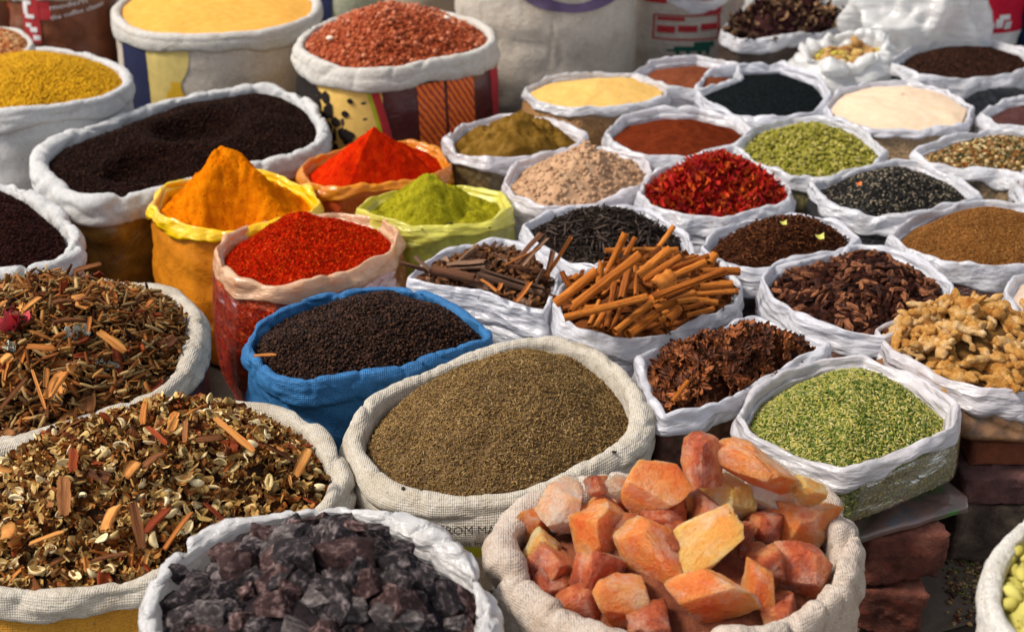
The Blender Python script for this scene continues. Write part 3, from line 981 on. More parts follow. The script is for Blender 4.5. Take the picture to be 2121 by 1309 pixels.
# ---- left dark sack
b = Bag('tealeft', 'spice_sack', 'white woven sack of dark brown powder cut by the left edge', 'sack',
        [(-190, 470), (-120, 395), (-20, 368), (55, 392), (115, 436), (150, 478), (138, 520), (70, 548), (-20, 560), (-120, 550)],
        .37, 'cloth', CL_GREY, CL_WHITE, r=.028, drop=.06, depth=.05, bulge=.0, wr=1.8)
h = Heap(b, (-20, 440), .06, .03, 2.0, 1.1, amp=.006, fr=10)
grains(h, 'dark_powder_heap', 'dark reddish brown granules in the sack at the left edge', 'dark granules', T_CRUMB, .0032, m_grain('dark_red_granule', [(.012, .004, .0035), (.05, .014, .010), (.022, .008, .006)], .6, .3), .35, .8, 1.0, lift=.6, base_mat=m_powder('dark_red_powder', [(.010, .004, .0035), (.022, .008, .006)], bd=.003), var=.5, nmax=8000)

# ---- yellow dal
b = Bag('dal', 'spice_sack', 'white woven sack of yellow split lentils at the upper left', 'sack',
        [(-130, 170), (-60, 120), (40, 98), (150, 104), (235, 130), (262, 166), (215, 194), (120, 212), (10, 224), (-90, 212)],
        .43, 'cloth', CL_GREY, CL_GREY, r=.020, drop=.06, depth=.04, bulge=.0, wr=.8)
DAL = m_grain('lentil', [(.55, .29, .010), (.70, .41, .02), (.62, .34, .015), (.40, .20, .01)], .6, tint=.2)
h = Heap(b, (70, 130), .08, .02, 1.6, 1.1, amp=.006, fr=9)
grains(h, 'lentil_heap', 'yellow split lentils heaped in the white sack at the upper left', 'lentils', T_BALL, .0042, DAL, 1.0, .5, 1.0, lift=.5, nmax=14000)

# ---- orange powder sack at the back
b = Bag('orange', 'spice_sack', 'pale woven sack of fine orange powder with a navy stripe and yellow print', 'sack',
        [(240, 15), (290, -25), (380, -48), (480, -55), (580, -42), (650, -8), (640, 32), (560, 58), (450, 70), (330, 66), (262, 48)],
        .48, 'cloth', CL_WHITE, CL_BEIGE, r=.022, drop=.065, depth=.04, bulge=-.005, wr=.5)
h = Heap(b, (450, -20), .05, .016, 2.0, 1.1, amp=.004, fr=8)
h.mesh(m_powder('orange_powder', [(.70, .34, .06), (.80, .43, .10)], bd=.002), 'orange_powder_heap', 'fine pale orange powder in the navy striped sack at the back', 'spice powder')
b.patch('navy_stripe', b.s_at(262), b.s_at(312), .10, .432, INK_NAVY, 8, 14)
b.patch('yellow_print', b.s_at(314), b.s_at(395), .10, .425, INK_YEL, 10, 14, edge=lambda t, w: 0 if w == 0 else -12 + 12 * t + 2 * math.sin(t * 9))
b.patch('yellow_print', b.s_at(349), b.s_at(388), .262, .300, INK_OY, 8, 6, .004, edge=lambda t, w: (1 if w == 0 else -1) * 3 * abs(t - .4))
b.patch('yellow_print', b.s_at(358), b.s_at(380), .300, .325, INK_OY, 6, 4, .004)

# ---- ground nuts
b = Bag('nuts', 'spice_sack', 'colourful printed sack with a white rolled rim full of red skinned groundnuts', 'sack',
        [(620, 88), (655, 52), (730, 26), (820, 12), (920, 22), (995, 48), (1018, 78), (985, 100), (900, 122), (800, 138), (710, 136), (650, 118)],
        .49, 'cloth', CL_WHITE, m_plain('nut_sack', (.05, .03, .03), .45, .4, 20, .006, coat=.3), r=.020, drop=.068, depth=.04, bulge=.004, wr=.7, flare=.006)
NUT = m_indiv('groundnut_skin', [(.24, .045, .02), (.46, .12, .05), (.66, .27, .15)], 1.7, .5, .0008)
NUTG = m_grain('groundnut_bed', [(.16, .03, .012), (.36, .08, .03), (.50, .16, .07)], .5)
h = Heap(b, (800, 25), .12, .02, 1.6, 1.1, amp=.006, fr=10)
grains(h, 'groundnut_heap', 'red skinned groundnuts packed in the printed sack under the loose top ones', 'groundnuts', xf(ICO1, s=(1, .72, .7)), .0075, NUTG, 1.0, .6, 1.0, lift=.2, nmax=5000)
nv, nf = ICO2
nutm = [make_mesh('groundnut', nv * np.array([1, .72, .68]) * (1 + .08 * np.sin(nv[:, :1] * k + 1)), nf, NUT) for k in (2, 3)]
individuals(h, 'groundnut', nutm, 298, .0085, 'red skinned groundnut on top of the heap in the printed sack', 'groundnut', 'groundnuts on top of the heap', .5, .9)
PALE = m_indiv('pale_nut', [(.75, .62, .45), (.85, .75, .6)], 2, .5, .0005)
pn = [make_mesh('groundnut', nv * np.array([1, .8, .6]), nf, PALE)]
for (u, v, w) in ((766, 15, 'topmost pale skinned groundnut near the upper left of the heap'), (925, 46, 'large pale groundnut on the right of the heap'), (684, 88, 'pale yellow groundnut low on the left of the heap')):
    p = h.hit(u, v)
    if p is not None: place('groundnut', pn[0], p + np.array([0, 0, .012]), np.eye(3), .012, w, 'groundnut')
A_, Z_ = b.s_at, (.10, .425)
b.patch('tan_print', A_(640), A_(796), *Z_, INK_TAN, 20, 14, .0015, edge=lambda t, w: 0 if w else 4 - 10 * t)
for k in range(230):
    uu = random.uniform(628, 790); q = (uu - 628) / 165
    zz = .40 - .30 * random.random()
    if q > .45 and random.random() < .55: continue
    lim = .20 + .34 * (1 - q) ** 1.3 + random.uniform(-.08, .10)
    if zz > lim and random.random() < .93: 
        continue
    s_ = random.uniform(.005, .011) * (2.1 - q * 1.3)
    ii = A_(uu); st = b.per / b.W.shape[1]
    b.patch('dark_blot', ii - s_ / st, ii + s_ / st, zz - s_, zz + s_, INK_DK, 5, 5, .003 + .0004 * (k % 3), edge=lambda t, w: (1 if w == 0 else -1) * (s_ / st) * (1 - math.sqrt(max(0, 1 - (2 * t - 1) ** 2)) * .98))
b.patch('dark_print', A_(622), A_(652), *Z_, INK_DK, 14, 40, .0042, edge=lambda t, w: 0 if w == 0 else 17 * (1 - t) ** 1.2 + 3.5 * math.sin(t * 31) + 2.5 * math.sin(t * 67 + 1))
def wav(t, w): return 7 * math.sin(max(0, (1 - t)) * 2.2) - 3
b.patch('lime_stripe', A_(775), A_(783), *Z_, INK_LG, 4, 20, .003, edge=wav)
b.patch('red_stripe', A_(785), A_(802), *Z_, INK_R, 5, 20, .003, edge=wav)
b.patch('maroon_panel', A_(804), A_(1020), *Z_, INK_MAR, 24, 20, .003, edge=lambda t, w: wav(t, w) if w == 0 else 0)
b.patch('orange_band', A_(868), A_(924), *Z_, INK_OR, 10, 26, .0045, edge=lambda t, w: .25 * ((int(t * 52) % 2)))
b.patch('orange_band', A_(930), A_(984), *Z_, INK_OR, 10, 26, .0045, edge=lambda t, w: .25 * ((int(t * 52) % 2)))
b.patch('red_stripe', A_(1018), A_(1030), *Z_, INK_R, 4, 14, .0045)

# ---- small orange bag
def plas(key, label, px, peak, hp, mat_body, z=.37, film=None, drop=.04, depth=.035, a=1.8, b_=1.1, amp=.004, fr=12, hdrop=.026, wr=1.2, extra=None, **kw):
    bb = Bag(key, 'spice_bag', label, 'bag', px, z, 'plastic', film or (FILM, FILM_B, FILM_C, FILM_B)[sum(map(ord, key)) % 4], mat_body, drop=drop, depth=depth, wr=wr, **kw)
    return bb, Heap(bb, peak, hp, hdrop, a, b_, amp=amp, fr=fr, extra=extra)
b, h = plas('semo2', 'small white plastic bag of orange yellow semolina behind the dark brown spice',
    [(1083, 182), (1130, 160), (1230, 148), (1320, 148), (1386, 172), (1384, 198), (1300, 214), (1200, 222), (1110, 208)], (1245, 172), .035,
    m_clearbody('semo2_body', [(.40, .20, .07), (.55, .3, .1)], 200), hdrop=.016, drop=.03)
h.mesh(m_powder('semolina_orange', [(.72, .42, .11), (.82, .52, .17)], fine=600, fd=.002), 'semolina_heap', 'orange yellow semolina in the small white bag', 'semolina')
b, h = plas('rust', 'white plastic bag of rust coloured powder half hidden behind the black seed', [(1305, 150), (1345, 125), (1445, 113), (1530, 132), (1540, 165), (1460, 182), (1380, 182)],
    (1420, 150), .03, FILM, hdrop=.03)
h.mesh(m_powder('rust', [(.13, .035, .016), (.22, .065, .03)]), 'rust_powder_heap', 'rust coloured powder in the bag behind the black seed', 'spice powder')
b, h = plas('nigella', 'white plastic bag of black nigella seed in the back row', [(1440, 178), (1462, 150), (1540, 134), (1620, 130), (1700, 158), (1724, 192), (1690, 228), (1610, 244), (1520, 236), (1462, 212)],
    (1600, 178), .04, FILM, hdrop=.03, drop=.035)
NIG = m_grain('nigella_seed', [(.004, .006, .007), (.010, .014, .016), (.006, .009, .010), (.02, .026, .028)], .6, .25)
grains(h, 'nigella_heap', 'black nigella seed in the white bag in the back row', 'nigella seed', T_FAT, .005, NIG, 1.4, .6, .5, nmax=9000)
b, h = plas('semolina', 'round white plastic bag of pale cream semolina in the back row', [(1710, 218), (1735, 186), (1800, 170), (1880, 165), (1965, 185), (2018, 218), (2008, 250), (1910, 272), (1800, 268), (1728, 248)],
    (1870, 195), .03, m_clearbody('semo_body', [(.42, .26, .13), (.55, .37, .2)], 200), hdrop=.014, drop=.032)
h.mesh(m_powder('semolina', [(.74, .54, .36), (.80, .62, .45)], bd=.002, fine=600), 'semolina_heap', 'smooth pale cream semolina in the round white bag', 'semolina')
b, h = plas('sumac', 'white plastic bag of brownish red powder beside the green seed', [(1252, 268), (1290, 238), (1360, 226), (1450, 226), (1530, 244), (1562, 268), (1530, 300), (1440, 320), (1340, 320), (1275, 300)],
    (1410, 258), .045, m_clearbody('sumac_body', [(.1, .03, .015), (.2, .06, .03)], 150), hdrop=.03)
h.mesh(m_powder('sumac', [(.085, .014, .005), (.16, .028, .009)]), 'red_powder_heap', 'brownish red powder in the white bag beside the green seed', 'spice powder')
GRN = m_grain('green_pod', [(.18, .18, .02), (.34, .32, .06), (.24, .21, .03), (.50, .44, .14), (.10, .09, .015)], .6, tint=.2)
b, h = plas('greenseed', 'white plastic bag of plump pale green cardamom pods', [(1518, 302), (1560, 262), (1640, 243), (1700, 243), (1780, 262), (1838, 312), (1810, 345), (1720, 366), (1640, 362), (1560, 335)],
    (1690, 272), .055, m_clearbody('green_body', [(.1, .08, .03), (.22, .18, .06)], 70), hdrop=.028)
grains(h, 'green_pod_heap', 'plump pale green cardamom pods filling a white bag', 'cardamom pods', seed_t(6, .05, .30), .0145, GRN, 1.5, .6, .6, lift=.3, nmax=3000)
b, h = plas('mixseed', 'white plastic bag of mixed pale and dark seeds at the right edge', [(1888, 312), (1960, 284), (2050, 262), (2150, 270), (2230, 300), (2200, 340), (2120, 372), (2080, 345), (1990, 342), (1925, 330)],
    (2090, 295), .05, m_clearbody('mix_body', [(.05, .04, .03), (.3, .2, .1)], 60), hdrop=.028, drop=.05)
MIX = m_grain('mixed_seed', [(.03, .018, .01), (.40, .24, .08), (.16, .12, .05), (.24, .08, .02), (.06, .05, .02), (.66, .52, .28), (.04, .03, .015), (.10, .09, .03)], .6)
grains(h, 'mixed_seed_heap', 'mixed pale and dark seeds at the right edge', 'mixed seeds', T_CRUMB, .0058, MIX, .8, .9, 1.0, var=.6, lift=.4, nmax=5000)
b, h = plas('edgebrown', 'white plastic bag of dark purplish brown grain at the right edge of the back row', [(2024, 232), (2080, 205), (2180, 190), (2260, 210), (2280, 245), (2180, 268), (2080, 262)],
    (2170, 222), .03, FILM, hdrop=.025)
h.mesh(m_powder('purplebrown', [(.05, .02, .02), (.10, .045, .04)]), 'dark_grain_heap', 'dark purplish brown grain at the right edge of the back row', 'grain')
b, h = plas('tea3', 'white plastic bag of dark brown leaf tea at the back right', [(1840, 128), (1885, 95), (1960, 80), (2060, 78), (2125, 100), (2160, 130), (2100, 152), (2000, 158), (1900, 158)],
    (1990, 108), .04, m_clearbody('tea_body', [(.012, .014, .02), (.04, .045, .055)], 60), hdrop=.03, drop=.055)
TEA3 = m_grain('leaf_tea', [(.012, .007, .006), (.05, .02, .012), (.025, .012, .008), (.10, .04, .022)], .6)
grains(h, 'leaf_tea_heap', 'dark brown leaf tea at the back right', 'tea leaves', T_CHIP, .009, TEA3, 1.4, .8, .5, nmax=5000)
# dried flowers bag
b, h = plas('hibiscus', 'white plastic bag of dark dried flowers at the top of the picture', [(1490, 62), (1530, 30), (1600, 8), (1690, 0), (1760, 15), (1765, 48), (1700, 70), (1600, 78), (1530, 80)],
    (1640, 10), .10, BODY_DARK, z=.40, hdrop=.02, drop=.045)
HIB = m_grain('dried_flower', [(.025, .010, .012), (.06, .02, .02), (.03, .014, .014), (.36, .22, .12), (.05, .02, .02)], .7)
grains(h, 'dried_flower_heap', 'dark dried flowers and pale chips at the top of the picture', 'dried flowers', xf(merge([xf(T_FLAKE[0], rotx(.9)), xf(T_FLAKE[2], roty(1.1), t=(.1, .2, .1))]), s=(1, .6, 1.2)), .032, HIB, 1.6, 1.0, .6, lift=.5, nmax=900)
# petals
b, h = plas('petal', 'white plastic bag of dried scarlet flower petals', [(1322, 398), (1345, 365), (1400, 340), (1490, 328), (1590, 345), (1640, 385), (1636, 418), (1570, 432), (1500, 450), (1410, 442), (1345, 425)],
    (1490, 330), .10, FILM, hdrop=.03, a=1.2, b_=1.0)
PET = m_grain('scarlet_petal', [(.34, .010, .012), (.50, .03, .015), (.20, .008, .012), (.62, .13, .02), (.42, .02, .02), (.12, .006, .01)], .55, .4)
grains(h, 'petal_heap', 'dried scarlet and orange flower petals heaped in a white bag', 'dried petals', xf(merge([xf(T_FLAKE[1], rotx(.5)), xf(T_FLAKE[3], roty(.7), t=(.15, .1, .05))]), s=(1, .8, 1.6)), .019, PET, 2.6, 1.0, .6, lift=.5, nmax=3000, smooth=True)
# black sesame
b, h = plas('sesame', 'white plastic bag of black sesame like seed flecked with pale grains', [(1674, 378), (1740, 352), (1860, 332), (1900, 335), (1985, 362), (2034, 402), (1970, 428), (1870, 452), (1790, 445), (1715, 420)],
    (1850, 362), .07, m_clearbody('sesame_body', [(.012, .012, .014), (.04, .04, .04)], 120), hdrop=.03, drop=.05)
SES = m_grain('black_seed', [(.012, .012, .012), (.03, .028, .026), (.018, .017, .016), (.05, .045, .04), (.02, .02, .018), (.34, .28, .2), (.015, .015, .015)], .5, .45)
grains(h, 'black_seed_heap', 'black seed flecked with pale grains in the white bag at the right', 'black seed', T_FAT, .0078, SES, 1.5, .6, .6, lift=.4, nmax=8000)
# brown seeds right
b, h = plas('ajwain', 'white plastic bag of fine warm brown seed at the right edge', [(1844, 482), (1880, 452), (1950, 425), (2040, 412), (2140, 420), (2230, 460), (2210, 515), (2130, 545), (2060, 552), (1960, 542), (1880, 515)],
    (2040, 440), .07, m_clearbody('ajwain_body', [(.07, .025, .015), (.14, .05, .03)], 220), hdrop=.028, drop=.045)
AJW = m_grain('warm_brown_seed', [(.14, .05, .012), (.32, .14, .035), (.22, .085, .02), (.46, .24, .08), (.08, .03, .01)], .7, tint=.3)
grains(h, 'brown_seed_heap', 'fine warm brown seed heaped at the right edge', 'brown seed', T_SEED, .0062, AJW, 2.2, .5, .35, nmax=22000)
# cloves
b, h = plas('cloves', 'white plastic bag of dark cloves between the petals and the black cardamom', [(1452, 510), (1480, 480), (1540, 452), (1640, 440), (1730, 450), (1785, 486), (1745, 520), (1650, 545), (1560, 556), (1480, 535)],
    (1625, 462), .075, m_clearbody('clove_body', [(.02, .01, .008), (.06, .03, .02)], 60), hdrop=.03, drop=.05)
clv = merge([tube_t([[-.5, 0, 0], [0, .03, 0], [.35, 0, 0]], [.05, .09, .10], 5), xf(ICO1, s=(.15, .15, .15), t=(.45, 0, 0))])
CLO = m_grain('clove', [(.025, .009, .005), (.08, .026, .010), (.045, .015, .007), (.20, .075, .026), (.018, .007, .005)], .6)
grains(h, 'clove_heap', 'dark brown cloves heaped in a white bag', 'cloves', clv, .014, CLO, 2.4, .9, .35, lift=.5, nmax=5500)
# long pepper
b, h = plas('longpepper', 'white plastic bag of thin black long pepper sticks behind the cinnamon', [(1080, 462), (1140, 432), (1240, 422), (1345, 430), (1425, 478), (1440, 530), (1370, 560), (1270, 562), (1180, 540), (1110, 500)],
    (1255, 442), .065, FILM, hdrop=.03, drop=.045)
LPM = m_indiv('long_pepper', [(.012, .009, .008), (.035, .025, .02), (.11, .07, .05)], 3.5, .7, .001)
LPG = m_grain('long_pepper_bed', [(.015, .01, .008), (.04, .028, .022)], .7)
stk = [tube_t([[-.5, .03 * s, 0], [-.2, -.03, .02], [.15, .02 * s, 0], [.5, -.02, .03]], [.03, .075, .08, .035], 6) for s in (1, -2, 3)]
grains(h, 'long_pepper_bed', 'dark broken bits under the long pepper sticks', 'long pepper bits', stk[0], .022, LPG, 2.0, .5, .2, lift=.3, nmax=2500)
individuals(h, 'long_pepper', [make_mesh('long_pepper', v, f, LPM) for v, f in stk], 300, .030, 'thin dark long pepper stick in the bag behind the cinnamon', 'long pepper', 'long pepper sticks', .35, .35)
# pieces: right edge bags
b, h = plas('edge1', 'pinkish white plastic bag cut by the right edge below the mixed seed', [(2100, 375), (2120, 350), (2200, 335), (2290, 350), (2290, 400), (2200, 420), (2120, 410)],
    (2190, 370), .03, FILM_PK, hdrop=.02, drop=.05)
h.mesh(m_powder('rust2', [(.36, .16, .08), (.45, .22, .12)]), 'powder_heap', 'light brown powder in the bag cut by the right edge', 'spice powder')
b, h = plas('edge2', 'crumpled white plastic bag cut by the right edge above the ginger', [(2082, 600), (2100, 570), (2180, 540), (2290, 560), (2300, 640), (2200, 670), (2110, 655)],
    (2190, 600), .03, FILM_PK, hdrop=.02, drop=.07)
h.mesh(m_powder('pale2', [(.5, .38, .3), (.6, .46, .36)]), 'powder_heap', 'pale powder in the crumpled bag above the ginger', 'spice powder')

# ================================================================== BAGS OF COUNTABLE THINGS
# ---- cassia bark
b, h = plas('cassia', 'white plastic bag of grey brown cassia bark beside the blue sack', [(838, 575), (880, 540), (960, 505), (1045, 488), (1110, 510), (1160, 560), (1150, 600), (1130, 645), (1060, 625), (990, 600), (915, 590)],
    (1040, 540), .04, FILM, hdrop=.03, drop=.055)
BARK = m_indiv('cassia_bark', [(.07, .035, .022), (.19, .105, .065), (.34, .20, .12)], 4, .75, .0025, streak=(.25, 1, 1))
BARKO = m_indiv('cassia_inner', [(.36, .12, .03), (.54, .19, .04)], 4, .7, .002, streak=(.25, 1, 1))
BARKD = m_indiv('cassia_dark', [(.035, .018, .012), (.10, .045, .025), (.19, .075, .035)], 4, .75, .0025, streak=(.25, 1, 1))
CHG = m_grain('bark_bits', [(.05, .025, .015), (.14, .06, .03), (.26, .12, .05), (.08, .04, .02)], .8)
grains(h, 'bark_bit_bed', 'small broken bark bits under the cassia pieces', 'bark bits', T_CHIP, .022, CHG, 2.0, .8, .3, lift=.5, nmax=900)
def quill_t(turn=1.3, r=.5, th=.10, n=18, k=8, double=False, jag=0.0, seed=0, taper=0.0, bend=0.0):
    """curled bark: length 1 along x, outer radius r at unit width"""
    rg = np.random.default_rng(seed)
    a = np.linspace(0, 2 * math.pi * turn, n)
    if double:
        a = np.linspace(-math.pi * turn, math.pi * turn, n)
        rad = r * (1 - .42 * (np.abs(a) / (math.pi * turn)) ** 2 * (turn > .8))
    else:
        rad = r * (1 - .38 * a / a[-1] * (turn > .9))
    X = np.linspace(-.5, .5, k)
    V = []
    for j, x in enumerate(X):
        e = (rg.uniform(-jag, jag, n) if j in (0, k - 1) else np.zeros(n))
        rr = rad * (1 + .05 * math.sin(j * 1.7 + seed)) * (1 - taper * (j / (k - 1)))
        y, z = rr * np.cos(a + .1 * math.sin(j + seed)), rr * np.sin(a + .1 * math.sin(j + seed))
        V.append(np.stack([x + e, y + bend * (1 - 4 * x * x), z], -1))
    V = np.array(V)                       # k,n,3
    ri = np.maximum(rad - th, .02) / rad
    Vi = V.copy(); Vi[:, :, 1:] = (V[:, :, 1:] - np.array([0, 0])) * ri[None, :, None]
    Vi[:, :, 1] += (bend * (1 - 4 * X ** 2))[:, None] * (1 - ri)[None]
    A = V.reshape(-1, 3); B = Vi.reshape(-1, 3)
    F = grid_faces(k, n, False); M = len(A)
    Fi = F[:, ::-1] + M
    e = []
    for i in range(n - 1):
        e.append([i, i + 1, M + i + 1, M + i]); o_ = (k - 1) * n
        e.append([o_ + i, o_ + i + 1, M + o_ + i + 1, M + o_ + i])
    for j in range(k - 1):
        e.append([j * n, (j + 1) * n, M + (j + 1) * n, M + j * n])
        e.append([j * n + n - 1, (j + 1) * n + n - 1, M + (j + 1) * n + n - 1, M + j * n + n - 1])
    return np.vstack([A, B]), [F, Fi, np.array(e)]
def stick_R(p, q, roll):
    x = (q - p) / np.linalg.norm(q - p)
    up = np.array([0, 0, 1.0]) if abs(x[2]) < .9 else np.array([0, 1.0, 0])
    y = np.cross(up, x); y /= np.linalg.norm(y); z = np.cross(x, y)
    c, s = math.cos(roll), math.sin(roll)
    return np.stack([x, y * c + z * s, -y * s + z * c], -1)
def stick(heap, me, uv0, uv1, wpx, lift, name, label, cat, group=None, roll=None, lift2=None):
    l2 = lift if lift2 is None else lift2
    a, c = heap.hit(*uv0), heap.hit(*uv1)
    def lf(p, k):
        """nearer along the sight line: k higher, same place in the picture"""
        d = p - np.array([0, 0, CZ]); return np.array([0, 0, CZ]) + d * (1 - k / -d[2])
    if a is None and c is None:
        if uv0[1] >= uv1[1]: a = P(uv0[0], uv0[1], heap.z0 + lift + .012)
        else: c = P(uv1[0], uv1[1], heap.z0 + l2 + .012)
    elif a is None: c = lf(c, l2)
    elif c is None: a = lf(a, lift)
    else: a, c = lf(a, lift), lf(c, l2)
    if a is None: a = PY(uv0[0], uv0[1], c[1] + .02) if uv0[1] < uv1[1] else P(uv0[0], uv0[1], heap.z0 + lift + .012)
    if c is None: c = PY(uv1[0], uv1[1], a[1] + .02) if uv1[1] < uv0[1] else P(uv1[0], uv1[1], heap.z0 + l2 + .012)
    ln = np.linalg.norm(c - a)
    dist = np.linalg.norm((a + c) / 2 - np.array([0, 0, CZ]))
    w = wpx / FPX * dist
    return place(name, me, (a + c) / 2, stick_R(a, c, random.uniform(0, 6.28) if roll is None else roll), (ln, w, w), label, cat, group)
bq = [make_mesh('cassia_bark', *quill_t(.42, .5, .06, 12, 8, jag=.05, seed=k, bend=.1 * (k - 1)), m) for k, m in enumerate((BARK, BARKD, BARK, BARKO))]
bq2 = [make_mesh('cassia_bark', *quill_t(.85, .5, .08, 16, 8, double=True, jag=.03, seed=k + 9, bend=.15), BARK) for k in range(2)]
def cz(x, y): return (820 + x / 5.237, 450 + y / 5.237)
CAS = [ # crop coords: x0,y0,x1,y1,width,mesh,lift,label
 (900, 590, 1600, 800, 26, bq2[0], .03, 'longest grey brown quill of cassia bark lying across the front of the heap'),
 (560, 540, 980, 510, 24, bq2[1], .025, 'dark grey cassia quill in the middle of the heap'),
 (390, 570, 860, 670, 22, bq[1], .02, 'dark cassia strip on the left of the heap under the grey quill'),
 (640, 480, 850, 310, 26, bq[0], .03, 'broad orange brown cassia curl standing behind the dark quill'),
 (30, 510, 400, 610, 16, bq[1], .02, 'narrow dark cassia strip poking over the left corner of the bag'),
 (200, 430, 370, 590, 14, bq[0], .03, 'short orange cassia strip standing at the left corner'),
 (1300, 500, 1590, 180, 16, bq[1], .03, 'long dark cassia splinter standing up at the back right'),
 (1360, 520, 1640, 210, 14, bq[0], .035, 'grey brown cassia splinter beside the tall dark one'),
 (1150, 340, 1400, 400, 22, bq[3], .02, 'orange cassia curl at the back of the heap'),
 (1620, 690, 1700, 360, 14, bq[1], .03, 'dark cassia strip standing by the right corner'),
 (1630, 640, 1900, 220, 9, bq[3], .035, 'thin orange cassia splinter rising past the right corner'),
 (930, 420, 1090, 260, 10, bq[1], .03, 'thin dark splinter pointing up at the back of the heap'),
 (930, 690, 1100, 820, 10, bq[3], .035, 'bright orange cassia shaving at the front of the heap'),
 (1310, 890, 1460, 680, 12, bq[3], .035, 'bright orange cassia strip leaning on the long grey quill'),
 (1090, 800, 1140, 700, 10, bq[3], .035, 'small orange cassia chip beside the bright shaving'),
 (1000, 440, 1170, 540, 30, bq[0], .01, 'grey brown cassia curl with a hole at the centre of the heap'),
 (1180, 520, 1420, 560, 26, bq[1], .015, 'dark reddish cassia piece under the standing splinters'),
 (1500, 700, 1590, 560, 14, bq[0], .02, 'short grey cassia piece near the right corner'),
 (780, 700, 1000, 760, 16, bq[0], .015, 'short grey cassia piece under the bright shaving'),
 (1180, 520, 1560, 330, 6, bq[3], .04, 'very thin orange splinter crossing the back right of the heap')]
for (x0, y0, x1, y1, w, me, lf, lb) in CAS:
    stick(h, me, cz(x0, y0), cz(x1, y1), w, lf, 'cassia_bark', lb, 'cassia bark')
individuals(h, 'cassia_bark', bq[:3], 40, .05, 'small grey brown cassia fragment low in the heap', 'cassia bark', 'small cassia fragments', .5, .1)
for o in list(COL.objects):
    if o.get('group') == 'small cassia fragments': o.scale = (o.scale[0], o.scale[1] * .3, o.scale[2] * .3)

# ---- cinnamon sticks
b, h = plas('cinnamon', 'white plastic bag overflowing with rolled cinnamon sticks', [(1150, 630), (1160, 590), (1230, 545), (1320, 520), (1420, 515), (1500, 545), (1534, 590), (1526, 628), (1450, 662), (1360, 690), (1290, 700), (1220, 688), (1165, 662)],
    (1340, 560), .058, FILM, hdrop=.02, drop=.04, a=1.6)
CIN = m_indiv('cinnamon', [(.22, .050, .006), (.48, .14, .015), (.70, .25, .045)], 5, .65, .0035, streak=(.35, 1, 1), var=.35)
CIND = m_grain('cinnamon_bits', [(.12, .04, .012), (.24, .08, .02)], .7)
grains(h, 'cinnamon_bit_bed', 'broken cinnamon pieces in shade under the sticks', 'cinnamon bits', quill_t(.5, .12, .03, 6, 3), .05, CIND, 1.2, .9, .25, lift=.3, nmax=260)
cq = [make_mesh('cinnamon_stick', *quill_t(1.25, .5, .09, 26, 9, double=(k % 2 == 0), jag=.012, seed=k, bend=.05 * (k - 1.5)), CIN) for k in range(4)]
cqo = make_mesh('cinnamon_stick', *quill_t(.62, .5, .07, 16, 9, double=True, jag=.02, seed=8), CIN)
def kz(x, y): return (1130 + x / 4.848, 450 + y / 4.848)
